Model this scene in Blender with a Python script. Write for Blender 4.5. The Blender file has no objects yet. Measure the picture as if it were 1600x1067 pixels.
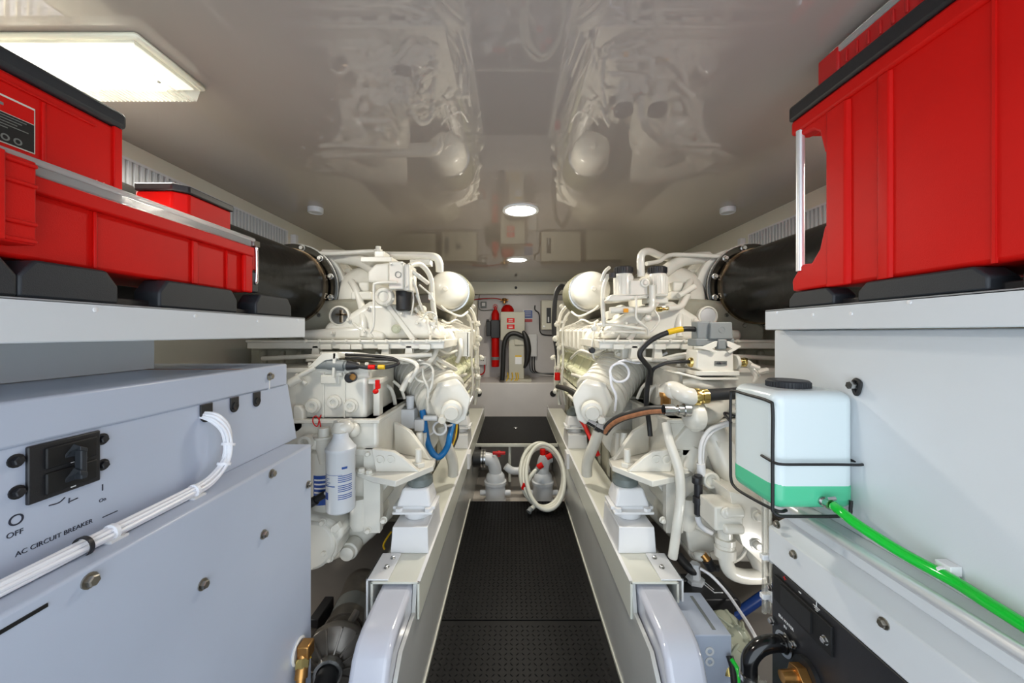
import bpy, bmesh, math, random
from mathutils import Vector, Matrix
random.seed(7)
C = bpy.context.scene.collection
F = 580.0; HZ = 520.0; EYE = 1.25; CEIL = 1.89
# ---------------- camera
cam = bpy.data.cameras.new('camera'); camo = bpy.data.objects.new('camera', cam); C.objects.link(camo)
camo.location = (0, 0, EYE); camo.rotation_euler = (math.pi/2, 0, 0)
cam.sensor_width = 36; cam.lens = F/1600*36; cam.shift_y = -(533.5-HZ)/1600; cam.clip_start = .01
bpy.context.scene.camera = camo
# ---------------- light and exposure
w = bpy.data.worlds.new('world'); bpy.context.scene.world = w; w.use_nodes = True
w.node_tree.nodes['Background'].inputs[0].default_value = (.80, .90, 1.0, 1)
w.node_tree.nodes['Background'].inputs[1].default_value = 2.4
vs = bpy.context.scene.view_settings
vs.view_transform = 'Standard'; vs.look = 'None'; vs.gamma = 1; vs.use_curve_mapping = False; vs.exposure = 0.38
def area(name, loc, size, power, col, rot=(0, 0, 0), sy=None, spread=180):
    l = bpy.data.lights.new(name, 'AREA'); l.energy = power; l.color = col; l.size = size
    l.spread = math.radians(spread)
    if sy: l.shape = 'RECTANGLE'; l.size_y = sy
    else: l.shape = 'DISK'
    o = bpy.data.objects.new(name, l); o.location = loc; o.rotation_euler = rot; C.objects.link(o); return o
WARM = (1, .93, .80)
area('downlight_lamp', (.045, 1.93, 1.872), .15, 8, WARM)
area('downlight_lamp', (.045, 3.23, 1.872), .15, 9, WARM)
area('added_fill_lamp', (-.98, 1.196, .40), .07, .7, (1, .96, .9), rot=(math.radians(80), 0, math.radians(-35)))  # unseen fill added to brighten the bilge below the left engine
area('added_fill_lamp', (.92, 1.015, .45), .07, .45, (1, .96, .9), rot=(math.radians(80), 0, math.radians(18)))  # second added fill, for the low area below the right engine
area('panel_lamp', (-1.0, .87, 1.825), .30, 11, (1, .95, .85), sy=.14)
area('panel_lamp', (1.03, .87, 1.825), .30, 11, (1, .95, .85), sy=.14)  # unseen right fixture, added for more light as twin of the left
# ---------------- pixel measures -> metres
def W(px, py, Y): return Vector(((px-800)/F*Y, Y, EYE+(HZ-py)/F*Y))
def X_(px, py, x): # point on the plane X = x
    return W(px, py, x*F/(px-800))
# ---------------- materials
M = {}
def mat(name, col, rough=.4, metal=0, noise=0, nscale=30, bump=0, bscale=200, spec=.5, coat=0, trans=0, alpha=1, emit=None, es=0, ior=1.5):
    m = bpy.data.materials.new(name); m.use_nodes = True; nt = m.node_tree; b = nt.nodes['Principled BSDF']
    def lin(c): return tuple(((v/255)/12.92 if v/255 <= .04045 else ((v/255+.055)/1.055)**2.4) for v in c)
    c = lin(col)
    b.inputs['Base Color'].default_value = (*c, 1); b.inputs['Roughness'].default_value = rough
    b.inputs['Metallic'].default_value = metal; b.inputs['IOR'].default_value = ior
    b.inputs['Coat Weight'].default_value = coat; b.inputs['Coat Roughness'].default_value = .08
    b.inputs['Transmission Weight'].default_value = trans; b.inputs['Alpha'].default_value = alpha
    if emit: b.inputs['Emission Color'].default_value = (*emit, 1); b.inputs['Emission Strength'].default_value = es
    tc = nt.nodes.new('ShaderNodeTexCoord')
    if noise:
        n = nt.nodes.new('ShaderNodeTexNoise'); n.inputs['Scale'].default_value = nscale; n.inputs['Detail'].default_value = 4
        nt.links.new(tc.outputs['Object'], n.inputs['Vector'])
        r = nt.nodes.new('ShaderNodeValToRGB'); r.color_ramp.elements[0].position = .3; r.color_ramp.elements[1].position = .7
        r.color_ramp.elements[0].color = (*[v*(1-noise) for v in c], 1); r.color_ramp.elements[1].color = (*[min(1, v*(1+noise*.5)) for v in c], 1)
        nt.links.new(n.outputs['Fac'], r.inputs['Fac']); nt.links.new(r.outputs['Color'], b.inputs['Base Color'])
    if bump:
        n = nt.nodes.new('ShaderNodeTexNoise'); n.inputs['Scale'].default_value = bscale; n.inputs['Detail'].default_value = 3
        nt.links.new(tc.outputs['Object'], n.inputs['Vector'])
        u = nt.nodes.new('ShaderNodeBump'); u.inputs['Strength'].default_value = bump; u.inputs['Distance'].default_value = .002
        nt.links.new(n.outputs['Fac'], u.inputs['Height']); nt.links.new(u.outputs['Normal'], b.inputs['Normal'])
    M[name] = m; return m
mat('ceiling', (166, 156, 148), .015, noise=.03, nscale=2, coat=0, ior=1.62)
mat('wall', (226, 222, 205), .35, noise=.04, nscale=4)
mat('wall_grey', (205, 200, 198), .3, noise=.05, nscale=5)
mat('hull', (178, 171, 163), .45, noise=.1, nscale=6)
mat('side', (192, 192, 188), .18, noise=.05, nscale=5)
mat('cream', (214, 214, 202), .28, noise=.03, nscale=8)
mat('gloss', (200, 202, 212), .12, coat=.5)
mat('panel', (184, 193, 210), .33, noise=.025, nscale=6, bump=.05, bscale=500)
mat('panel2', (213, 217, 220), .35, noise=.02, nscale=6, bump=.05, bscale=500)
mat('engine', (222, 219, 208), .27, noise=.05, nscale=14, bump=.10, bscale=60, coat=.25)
mat('engine_shade', (156, 153, 137), .4, noise=.15, nscale=12)  # engine paint with the shade of inner gaps put into its colour
mat('engine_tint', (226, 227, 196), .35, noise=.1, nscale=14)
mat('red', (208, 14, 8), .5, noise=.06, nscale=9, bump=.12, bscale=700, ior=1.3)
mat('red_dark', (190, 25, 25), .4)
mat('blackp', (32, 32, 35), .42, bump=.15, bscale=600)
mat('lidblack', (36, 40, 45), .5, bump=.2, bscale=900)
mat('rubber_gloss', (18, 18, 19), .14)
mat('rubber', (26, 26, 27), .5, noise=.2, nscale=20, bump=.1, bscale=90)
mat('hosebig', (15, 15, 14), .24, noise=.25, nscale=9, bump=.6, bscale=28, ior=1.38)
mat('mat_floor', (17, 17, 18), .42, noise=.2, nscale=12, bump=.1, bscale=300, ior=1.22)
mat('clear', (235, 238, 235), .08, trans=.55, alpha=.75, ior=1.45)
mat('tube_clear', (235, 235, 225), .05, trans=.8, alpha=.5)
mat('tank', (225, 236, 238), .22, alpha=.93)
mat('coolant', (84, 196, 150), .25)
mat('greenhose', (8, 190, 50), .1, coat=.6)
mat('steel', (190, 190, 188), .25, metal=1)
mat('chrome', (225, 225, 230), .08, metal=1)
mat('alum', (232, 234, 236), .35, metal=.6, bump=.05, bscale=40)
mat('bolt', (165, 160, 150), .3, metal=1)
mat('brass', (190, 140, 80), .28, metal=.9, noise=.2, nscale=25)
mat('brassg', (214, 190, 120), .22, metal=1)
mat('pumpgrey', (112, 106, 98), .3, metal=.4, noise=.15, nscale=30)
mat('olive', (120, 118, 92), .7, bump=.3, bscale=300)
mat('greyp', (125, 130, 130), .5, bump=.1, bscale=400)
mat('beige', (180, 176, 160), .4)
mat('white', (228, 228, 228), .35)
mat('cable', (240, 240, 244), .35)
mat('yellow', (215, 175, 20), .4)
mat('orange', (225, 150, 20), .4)
mat('blue', (0, 105, 170), .35)
mat('bluesign', (30, 70, 150), .35)
mat('brown', (165, 110, 75), .6, noise=.3, nscale=60)
mat('text', (40, 45, 60), .5)
mat('labelgrey', (120, 122, 118), .5)
mat('labelblue', (40, 80, 150), .5)
mat('pipewhite', (206, 209, 212), .35)
mat('dark', (12, 12, 13), .6)
mat('gasket', (60, 58, 52), .18, metal=.9)
mat('redwire', (200, 20, 20), .4)
mat('mountgrey', (110, 118, 115), .45, noise=.2, nscale=30)
mat('filter', (205, 208, 185), .2, trans=.3, alpha=.85)
mat('lens', (245, 245, 235), .2, alpha=.45)
mat('lamp', (255, 255, 250), .3, emit=(1, .97, .88), es=5.0)
mat('bronze', (150, 130, 105), .22, metal=1)
mat('lens_back', (250, 248, 235), .4, emit=(1, .97, .88), es=.55)
mat('down', (255, 255, 250), .3, emit=(1, .96, .86), es=14.0)
mat('lens_trim', (240, 238, 215), .3)
# ---------------- mesh builder
class G:
    def __init__(s): s.v = []; s.f = []; s.mi = []; s.k = 0
    def add(s, vs, fs):
        o = len(s.v); s.v += [Vector(a) for a in vs]; s.f += [[i+o for i in f] for f in fs]; s.mi += [s.k]*len(fs); return s
    def box(s, x0, x1, y0, y1, z0, z1):
        v = [(x, y, z) for z in (z0, z1) for y in (y0, y1) for x in (x0, x1)]
        return s.add(v, [(0, 2, 3, 1), (4, 5, 7, 6), (0, 1, 5, 4), (2, 6, 7, 3), (0, 4, 6, 2), (1, 3, 7, 5)])
    def pbox(s, px0, py0, px1, py1, Y0, Y1):
        a = W(px0, py0, Y0); b = W(px1, py1, Y0); return s.box(a.x, b.x, Y0, Y1, b.z, a.z)
    def prism(s, pts, ext):
        pts = [Vector(p) for p in pts]; n = len(pts); ext = Vector(ext)
        return s.add(pts+[p+ext for p in pts], [list(range(n)), list(range(2*n-1, n-1, -1))]+[(i, (i+1) % n, n+(i+1) % n, n+i) for i in range(n)])
    def pprism(s, pp, Y0, Y1): return s.prism([W(x, y, Y0) for x, y in pp], (0, Y1-Y0, 0))
    def lathe(s, p0, d, prof, n=24, caps=True):
        p0 = Vector(p0); d = Vector(d).normalized(); a = d.orthogonal().normalized(); b = d.cross(a); vs = []; fs = []
        for t, r in prof:
            for i in range(n):
                an = 2*math.pi*i/n; vs.append(p0+d*t+(a*math.cos(an)+b*math.sin(an))*max(r, 1e-5))
        for j in range(len(prof)-1):
            for i in range(n): fs.append((j*n+i, j*n+(i+1) % n, (j+1)*n+(i+1) % n, (j+1)*n+i))
        if caps: fs.append(list(range(n))[::-1]); fs.append([(len(prof)-1)*n+i for i in range(n)])
        return s.add(vs, fs)
    def cyl(s, p0, p1, r0, r1=None, n=20):
        p0 = Vector(p0); p1 = Vector(p1); L = (p1-p0).length
        return s.lathe(p0, p1-p0, [(0, r0), (L, r0 if r1 is None else r1)], n)
    def ring(s, p0, d, R, r, w_, n=32):  # flat washer / flange ring
        return s.lathe(p0, d, [(0, r), (0, R), (w_, R), (w_, r), (0, r)], n, caps=False)
    def ball(s, c, r, sc=(1, 1, 1), n=16, m=10):
        c = Vector(c); vs = []; fs = []
        for j in range(m+1):
            th = math.pi*j/m
            for i in range(n):
                an = 2*math.pi*i/n
                vs.append(c+Vector((r*sc[0]*math.sin(th)*math.cos(an), r*sc[1]*math.sin(th)*math.sin(an), r*sc[2]*math.cos(th))))
        for j in range(m):
            for i in range(n): fs.append((j*n+i, j*n+(i+1) % n, (j+1)*n+(i+1) % n, (j+1)*n+i))
        return s.add(vs, fs)
    def tube(s, pts, r, n=10, sub=6, closed=False, rr=None, smooth=True):
        pts = [Vector(p) for p in pts]; q = []; N = len(pts)
        if smooth and N > 2:
            segs = N if closed else N-1
            for i in range(segs):
                if closed: p0, p1, p2, p3 = pts[i-1], pts[i], pts[(i+1) % N], pts[(i+2) % N]
                else: p0 = pts[max(i-1, 0)]; p1 = pts[i]; p2 = pts[i+1]; p3 = pts[min(i+2, N-1)]
                for k in range(sub):
                    t = k/sub
                    q.append(.5*((2*p1)+(p2-p0)*t+(2*p0-5*p1+4*p2-p3)*t*t+(3*p1-p0-3*p2+p3)*t**3))
            if not closed: q.append(pts[-1])
        else: q = pts
        K = len(q); up = None; vs = []; fs = []
        for i, p in enumerate(q):
            if closed: t = q[(i+1) % K]-q[i-1]
            else: t = q[min(i+1, K-1)]-q[max(i-1, 0)]
            if t.length < 1e-9: t = Vector((0, 0, 1))
            t.normalize()
            if up is None: up = t.orthogonal().normalized()
            else:
                up = up-t*up.dot(t)
                up = up.normalized() if up.length > 1e-6 else t.orthogonal().normalized()
            b = t.cross(up); rad = r if rr is None else rr(i/(K-1))
            for k in range(n):
                an = 2*math.pi*k/n; vs.append(p+(up*math.cos(an)+b*math.sin(an))*rad)
        for j in range(K if closed else K-1):
            j2 = (j+1) % K
            for k in range(n): fs.append((j*n+k, j*n+(k+1) % n, j2*n+(k+1) % n, j2*n+k))
        if not closed: fs.append(list(range(n))[::-1]); fs.append([(K-1)*n+k for k in range(n)])
        return s.add(vs, fs)
    def hexb(s, p, d, r=.008, h=.006, wr=1.35):
        p = Vector(p); d = Vector(d).normalized()
        s.lathe(p, d, [(0, r*wr), (h*.3, r*wr)], 14); s.lathe(p+d*h*.3, d, [(0, r), (h*.8, r), (h, r*.8)], 6); return s
    def mir(s, cx=.03):
        for v in s.v: v.x = 2*cx-v.x
        return s
    def xf(s, mt):
        s.v = [mt @ v for v in s.v]; return s
    def build(s, name, m, parent=None, bev=0, ang=38, label=None, segs=2, sol=0):
        me = bpy.data.meshes.new(name); 
        vv = s.v
        if parent is None:
            lo = [min(v[i] for v in vv) for i in range(3)]; hi = [max(v[i] for v in vv) for i in range(3)]
            org = Vector(((lo[0]+hi[0])/2, (lo[1]+hi[1])/2, lo[2]))
        else:
            org = Vector(parent['_o'])
        me.from_pydata([tuple(v-org) for v in vv], [], s.f); 
        mats = m if isinstance(m, (list, tuple)) else [m]
        for a in mats: me.materials.append(M[a])
        for p, i in zip(me.polygons, s.mi): p.material_index = i
        bm = bmesh.new(); bm.from_mesh(me); bmesh.ops.recalc_face_normals(bm, faces=bm.faces); bm.to_mesh(me); bm.free()
        for p in me.polygons: p.use_smooth = True
        me.set_sharp_from_angle(angle=math.radians(ang)); me.update()
        o = bpy.data.objects.new(name, me); C.objects.link(o)
        if parent is None: o.location = org
        else: o.parent = parent
        o['_o'] = tuple(org)
        if bev:
            b = o.modifiers.new('bevel', 'BEVEL'); b.width = bev; b.segments = segs; b.limit_method = 'ANGLE'; b.angle_limit = math.radians(35); b.harden_normals = False
        if label: o['label'] = label
        return o
def tag(o, label, cat, group=None, kind=None):
    if label: o['label'] = label
    if cat: o['category'] = cat
    if group: o['group'] = group
    if kind: o['kind'] = kind
    return o
def thing(name, label, cat, loc, group=None):
    o = bpy.data.objects.new(name, None); o.empty_display_size = .05; o.location = loc; C.objects.link(o); o['_o'] = tuple(loc)
    return tag(o, label, cat, group)
def struct(o): o['kind'] = 'structure'; return o
def text(name, s, loc, right, up, size, m, parent, ext=.0004):
    cu = bpy.data.curves.new(name, 'FONT'); cu.body = s; cu.size = size; cu.extrude = ext; cu.align_x = 'CENTER'; cu.align_y = 'CENTER'
    to = bpy.data.objects.new(name+'_src', cu); C.objects.link(to); dg = bpy.context.evaluated_depsgraph_get()
    me = bpy.data.meshes.new_from_object(to.evaluated_get(dg)); bpy.data.objects.remove(to); bpy.data.curves.remove(cu)
    r = Vector(right).normalized(); u = Vector(up).normalized(); n = r.cross(u)
    mt = Matrix((r, u, n)).transposed().to_4x4(); mt.translation = Vector(loc)-Vector(parent['_o']); me.transform(mt)
    me.materials.clear(); me.materials.append(M[m]); me.name = name
    o = bpy.data.objects.new(name, me); C.objects.link(o); o.parent = parent; o['_o'] = parent['_o']; return o
# =================== setting
XL, XR, YB, Y0 = -1.29, 1.36, 4.75, -.7
AL, AR = -.3125, .393
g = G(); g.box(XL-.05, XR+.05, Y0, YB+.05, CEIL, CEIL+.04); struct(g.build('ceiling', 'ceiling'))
g = G(); g.box(XL-.05, XR+.05, Y0, YB+.05, -.12, -.08); struct(g.build('floor', 'hull'))
g = G(); g.box(XL-.05, XL, Y0, YB, -.08, CEIL); struct(g.build('wall_left', 'wall'))
g = G(); g.box(XR, XR+.05, Y0, YB, -.08, CEIL); struct(g.build('wall_right', 'wall'))
g = G(); g.box(XL-.05, XR+.05, YB, YB+.05, -.08, CEIL); struct(g.build('wall_back', 'wall_grey'))
# hull slopes outboard under the engines
for s, xw in ((-1, XL), (1, XR)):
    g = G(); xi = AL-.14 if s < 0 else AR+.14
    g.prism([(xi, 0, -.08), (xw, 0, -.08), (xw, 0, .30), (xi+s*.25, 0, .02)], (0, 4.1, 0))
    for v in g.v: v.y += .1
    struct(g.build('trim_1' if s < 0 else 'trim_2', 'hull'))
# raised step under the back wall
g = G(); g.box(XL, XR, 4.19, YB, -.08, .687)
struct(g.build('trim_3', 'wall_grey', bev=.01))
# beam under the ceiling
g = G(); g.box(XL, XR, 4.62, YB, 1.735, CEIL); struct(g.build('trim_4', 'wall', bev=.006))
g = G(); g.lathe(W(806, 449.5, 4.62)+Vector((0, .001, 0)), (0, -1, 0), [(0, .018), (.012, .016), (.02, .008)], 16); tag(g.build('camera_sensor', 'blackp'), 'tiny black round sensor on the cream beam under the ceiling', 'sensor')
# trims along walkway edges
for k, x in ((5, AL), (6, AR)):
    g = G(); s = 1 if k == 5 else -1
    g.box(min(x, x+s*.004), max(x, x+s*.004), -.3, 2.77, -.005, .012); struct(g.build('trim_%d' % k, 'cream'))
# side panels of the walkway
for s, x in ((-1, AL), (1, AR)):
    g = G(); g.prism([(x-(.012 if s < 0 else 0), y, z) for y, z in ((.84, -.08), (.84, -.02), (.90, .10), (1.01, .30), (1.06, .34), (1.2, .345), (1.22, .43), (4.19, .43), (4.19, -.08))], (.012, 0, 0))
    tag(g.build('walkway_side_panel', 'side'), ('left' if s < 0 else 'right')+' grey gloss side panel lining the walkway, below the '+('left' if s < 0 else 'right')+' girder', 'panel')
# walkway floor plates with raised lozenges
def plate(name, y0, y1, label):
    t = thing(name, label, 'floor plate', ((AL+AR)/2, (y0+y1)/2, -.012), 'black diamond tread floor plates')
    a = G(); a.box(AL+.005, AR-.005, y0, y1, -.012, 0); a.build('base_plate', 'mat_floor', t, bev=.001)
    g = G(); p = .0225; nx = int((AR-AL-.02)/p); ny = int((y1-y0-.01)/p); L, wd, h = .0088, .0032, .0024
    for j in range(ny):
        for i in range(nx):
            cx = AL+.018+i*p; cy = y0+.012+j*p; an = math.pi/4 if (i+j) % 2 else -math.pi/4
            c, s_ = math.cos(an), math.sin(an)
            pts = [(-L, 0, 0), (0, -wd, 0), (L, 0, 0), (0, wd, 0), (-L*.45, 0, h), (L*.45, 0, h)]
            g.add([(cx+a_*c-b_*s_, cy+a_*s_+b_*c, z_) for a_, b_, z_ in pts], [(0, 1, 4), (1, 5, 4), (1, 2, 5), (2, 3, 5), (3, 4, 5), (3, 0, 4)])
    g.build('tread', 'mat_floor', t)
plate('floor_plate', -.3, 1.612, 'black diamond tread floor plate nearest in the walkway')
plate('floor_plate', 1.618, 2.757, 'black diamond tread floor plate farther up the walkway, ending above the pump pit')
# raised platform
t = thing('step_platform', 'raised black ribbed step platform with cream edge across the end of the walkway', 'platform', (.041, 3.64, .26))
g = G(); g.box(-.308, .390, 3.14, 4.15, .285, .3125); g.build('frame', 'cream', t, bev=.003)
g = G(); g.box(-.300, .382, 3.15, 4.14, .3125, .318)
for i in range(48):
    x = -.292+i*.0142; g.box(x, x+.005, 3.16, 4.13, .318, .3205)
g.build('rubber_top', 'mat_floor', t)
g = G(); g.lathe((.035, 3.64, .3205), (0, 0, 1), [(0, .02), (.002, .018), (.003, .01)], 20); g.build('lift_ring', 'steel', t)
for x in (-.02, .115):
    g = G(); g.cyl((x, 3.2, -.03), (x, 3.2, .286), .012); g.build('leg', 'cream', t)
# cable holes in the step
for px in (748, 864):
    g = G(); p = W(px, 615, 4.19); g.lathe(p+Vector((0, .002, 0)), (0, -1, 0), [(0, .034), (.008, .034), (.008, .024), (.004, .022), (.004, 0)], 20, caps=False)
    tag(g.build('cable_grommet', 'dark'), 'black rubber cable grommet in the grey step, at its %s end' % ('left' if px < 800 else 'right'), 'grommet')
# lights
for i, y in enumerate((1.93, 3.23)):
    t = thing('ceiling_downlight', ['larger looking round downlight in the ceiling, nearer of two on the centre line', 'smaller looking round downlight in the ceiling, farther of two near the back beam'][i], 'light', (.045, y, CEIL), 'round downlights')
    g = G(); g.ring((.045, y, CEIL-.008), (0, 0, 1), .094, .08, .008); g.build('trim_ring', 'white', t)
    g = G(); g.lathe((.045, y, CEIL-.006), (0, 0, 1), [(0, .08), (.004, .08)], 32); g.build('diffuser', 'down', t)
for i, (x0, x1) in enumerate(((-1.20, -.795), (.83, 1.22))):
    t = thing('ceiling_light', ['rectangular glowing twin tube ceiling light with ribbed lens above the left tool cases', 'added unseen rectangular ceiling light behind the big red tote on the right'][i], 'light', ((x0+x1)/2, .88, CEIL), 'rectangular ceiling lights')
    g = G(); g.box(x0, x1, .785, .968, CEIL-.014, CEIL); g.build('housing', 'lens_trim', t, bev=.008)
    a, b = x0+.012, x1-.012
    g = G(); g.add([(a, .792, CEIL-.014), (b, .792, CEIL-.014), (b, .961, CEIL-.014), (a, .961, CEIL-.014), (a+.012, .802, CEIL-.045), (b-.004, .802, CEIL-.045), (b-.004, .955, CEIL-.045), (a+.012, .955, CEIL-.045)],
        [(0, 1, 2, 3), (4, 5, 6, 7), (0, 1, 5, 4), (1, 2, 6, 5), (2, 3, 7, 6), (3, 0, 4, 7)])
    for k in range(34):
        x = a+.018+k*.0104; g.box(x, x+.0035, .805, .952, CEIL-.0475, CEIL-.045)
    g.build('lens', 'lens', t)
    g = G(); g.box(a+.01, b-.01, .80, .953, CEIL-.017, CEIL-.0142); g.build('reflector', 'lens_back', t)
    for xx in (a+.055, b-.155):
        g = G(); g.box(xx, xx+.09, .815, .94, CEIL-.030, CEIL-.022); g.build('lamp_tube', 'lamp', t, bev=.004)
    g = G(); g.lathe(((b-.03), .88, CEIL-.047), (0, 0, 1), [(0, .004), (.003, .004)], 8); g.build('lens_screw', 'steel', t)
for px, py, n in ((493, 326, 'left'), (1137, 327, 'right')):
    p = W(px, 325, .64*F/195); g = G(); g.lathe((p.x, p.y, CEIL), (0, 0, -1), [(0, .037), (.022, .037), (.026, .034), (.026, .028), (.023, .026)], 28)
    tag(g.build('heat_detector', 'pipewhite'), 'small round white detector on the ceiling, the one above the %s engine' % n, 'detector')
# louvre grilles high on the side walls
for s, x, zt in ((-1, XL, 1.833), (1, XR, 1.812)):
    t = thing('vent_grille', 'white vertical louvre vent high on the %s wall, behind the black exhaust hose' % ('left' if s < 0 else 'right'), 'vent', (x, 1.5, zt-.2))
    x2 = x-s*.012
    g = G(); g.box(min(x, x2), max(x, x2), .8, 2.12, zt-.008, zt); g.box(min(x, x2), max(x, x2), .8, 2.12, zt-.208, zt-.2)
    g.box(min(x, x2), max(x, x2), 2.11, 2.12, zt-.2, zt-.008); g.build('frame', 'white', t)
    g = G()
    for i in range(58):
        y = .81+i*.0225; g.box(min(x-s*.001, x-s*.011), max(x-s*.001, x-s*.011), y, y+.011, zt-.2, zt-.008)
    g.build('slats', 'pipewhite', t)
    g = G(); a = x-s*.03; g.box(min(x, a), max(x, a), 2.16, 2.19, zt-.13, zt-.01); tag(g.build('wall_bracket', 'white', bev=.002), 'short white upright bracket on the %s wall next to the vent' % ('left' if s < 0 else 'right'), 'bracket')
# =================== left generator enclosure
t = thing('generator_enclosure', 'pale grey generator enclosure with lid and circuit breaker, filling the lower left', 'generator', (-.95, .5, -.02))
LG = t
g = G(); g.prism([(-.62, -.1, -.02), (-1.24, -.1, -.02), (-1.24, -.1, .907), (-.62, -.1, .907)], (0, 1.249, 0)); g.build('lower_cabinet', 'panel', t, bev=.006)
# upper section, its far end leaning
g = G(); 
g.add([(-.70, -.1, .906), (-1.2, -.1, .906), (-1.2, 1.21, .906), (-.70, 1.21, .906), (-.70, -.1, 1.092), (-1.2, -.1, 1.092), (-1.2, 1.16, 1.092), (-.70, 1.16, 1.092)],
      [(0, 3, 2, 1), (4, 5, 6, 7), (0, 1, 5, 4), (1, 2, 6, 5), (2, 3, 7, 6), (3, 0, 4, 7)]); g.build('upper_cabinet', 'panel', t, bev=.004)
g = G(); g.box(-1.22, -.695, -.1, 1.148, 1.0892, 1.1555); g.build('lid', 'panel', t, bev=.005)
xp = -.618
for px, py in ((139, 907), (316, 913), (411, 835), (424, 740), (481, 757)):
    p = X_(px, py, -.62); g = G(); g.hexb((-.62, p.y, p.z), (1, 0, 0), .0085, .008); g.build('bolt', 'bolt', t)
p = X_(421, 588, -.695); g = G(); g.hexb((-.695, p.y, p.z), (1, 0, 0), .0085, .008); g.build('bolt', 'bolt', t)
g = G(); g.box(-.697, -.6945, p.y-.002, p.y+.002, 1.0895, p.z-.012); g.build('slot', 'white', t)
# handle slot on the ledge
g = G(); g.box(-.6205, -.6185, .30, .495, .885, .890); g.build('slot', 'dark', t)
# breaker
def PL(px, py): return X_(px, py, -.70)
a = PL(38, 0).y; b = PL(152, 0).y
zt, zb = 1.086, PL(152, 750).z
t2 = G(); t2.box(-.70, -.694, a, b, zb, zt); br = t2.build('circuit_breaker', 'blackp', t, bev=.002)
for dz in (.0, .038):
    g = G(); z = zb+.020+dz
    g.box(-.695, -.690, a+.018, b-.008, z-.013, z+.019); g.build('breaker_body', 'dark', br, bev=.002)
    g = G(); g.prism([(-.690, a+.04, z-.004), (-.690, b-.03, z-.004), (-.678, b-.033, z+.0), (-.676, b-.045, z+.006), (-.688, a+.05, z+.008)], (0, 0, .007)); g.build('rocker', 'lidblack', br, bev=.001)
g = G(); g.box(-.690, -.678, b-.042, b-.033, zb+.017, zb+.064); g.build('tie_bar', 'lidblack', br, bev=.002)
for z in (zb+.008, zb+.047):
    g = G(); g.box(-.694, -.6925, (a+b)/2+.004, (a+b)/2+.010, z-.003, z+.003); g.build('mark', 'white', br)
for px, py in ((24, 720), (26, 769), (159, 686), (160, 726)):
    p = PL(px, py); g = G(); g.hexb((-.70, p.y, p.z), (1, 0, 0), .0065, .006, 1.5); g.build('screw', 'blackp', t)
def tl(s_, px, py, size, nm='lettering'):
    p = PL(px, py); return text(nm, s_, (-.6997, p.y, p.z), (0, 1, 0), (0, 0, 1), size, 'text', t)
tl('AC CIRCUIT BREAKER', 89, 838, .0098)
tl('OFF', 23, 834, .0105)
tl('On', 160, 781, .0085)
tl('I', 160, 762, .016)
tl('O', 25, 813, .022)
p = PL(172, 803); g = G(); g.box(-.70, -.6993, p.y-.012, p.y+.012, p.z-.0008, p.z+.0008); g.build('lettering', 'text', t)
g = G(); p = PL(76, 790); q = PL(92, 785); r_ = PL(101, 777)
g.tube([(-.6995, p.y, p.z), (-.6995, q.y, q.z), (-.6995, r_.y, r_.z)], .0009, 6); p = PL(108, 784); q = PL(121, 778); r_ = PL(108, 778); e = PL(107, 786)
g.tube([(-.6995, p.y, p.z), (-.6995, q.y, q.z)], .0009, 6); g.tube([(-.6995, r_.y, r_.z), (-.6995, e.y, e.z)], .0009, 6); g.build('switch_symbol', 'text', t)
g = G(); p = PL(2, 0); g.box(-.7, -.6994, .46, PL(183, 0).y, PL(183, 808).z, PL(183, 742).z); 
# oval knock-outs
for px, py in ((321, 646), (365, 634), (400, 626)):
    p = PL(px, py); g = G(); rad = .0135 if px > 350 else .0165; pts = []
    for k in range(13):
        an = math.pi+math.pi*k/12; pts.append((-.70, p.y+rad*math.cos(an), p.z-.002+rad*1.05*math.sin(an)))
    pts += [(-.70, p.y+rad, 1.088), (-.70, p.y-rad, 1.088)]
    g.prism(pts, (.004, 0, 0)); k_ = g.build('cable_port', 'blackp', t, bev=.001)
    if px > 350:
        g = G(); g.lathe((-.696, p.y, p.z), (1, 0, 0), [(0, rad*.72), (.003, rad*.68), (.002, rad*.4)], 20); g.build('plug', 'rubber', k_)
# nameplate reading strip on the lid top (dark brushed script)
g = G(); 
g.box(-1.09, -.70, .955, .965, 1.1555, 1.1562); g.build('lid_seam', 'brown', t)
# cable bundle
t = thing('cable_bundle', 'bundle of white cables running from the enclosure port down along its ledge', 'cables', (-.66, .6, .91))
base = [(-.697, .838, 1.065), (-.676, .842, 1.058), (-.664, .858, 1.03), (-.662, .866, .99), (-.662, .853, .949), (-.664, .812, .924), (-.664, .75, .919), (-.664, .60, .919), (-.664, .45, .919), (-.664, .2, .919)]
for k in range(7):
    an = k*2*math.pi/6; o = (0, 0) if k == 6 else (math.cos(an), math.sin(an))
    pts = [(x+o[0]*.0068+(random.random()-.5)*.003, y+(o[1]*.004 if i < 4 else 0), z+o[1]*.0075+(random.random()-.5)*.003 if i > 0 else z+o[1]*.004) for i, (x, y, z) in enumerate(base)]
    g = G(); g.tube(pts, .0038, 8, 8); g.build('cable', 'cable', t)
g = G(); g.tube([(x-.004, y-.003, z-.006) for x, y, z in base[:3]], .003, 8, 8); g.build('cable', 'redwire', t, label='short red cable')
for i, (x, y, z) in enumerate(((-.662, .866, .99), (-.662, .853, .949), (-.664, .775, .920), (-.664, .616, .919))):
    d = Vector((0, 1, .0)) if i > 1 else Vector((0, .35, 1))
    g = G(); g.lathe(Vector((x, y, z))-d.normalized()*.003, d, [(0, .0125), (0, .0138), (.006, .0138), (.006, .0125)], 18); g.build('cable_tie', 'cable', t)
    if i > 1: g = G(); g.box(x-.014, x+.014, y-.014, y+.014, .907, .911); g.build('tie_mount', 'white', t)
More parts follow.
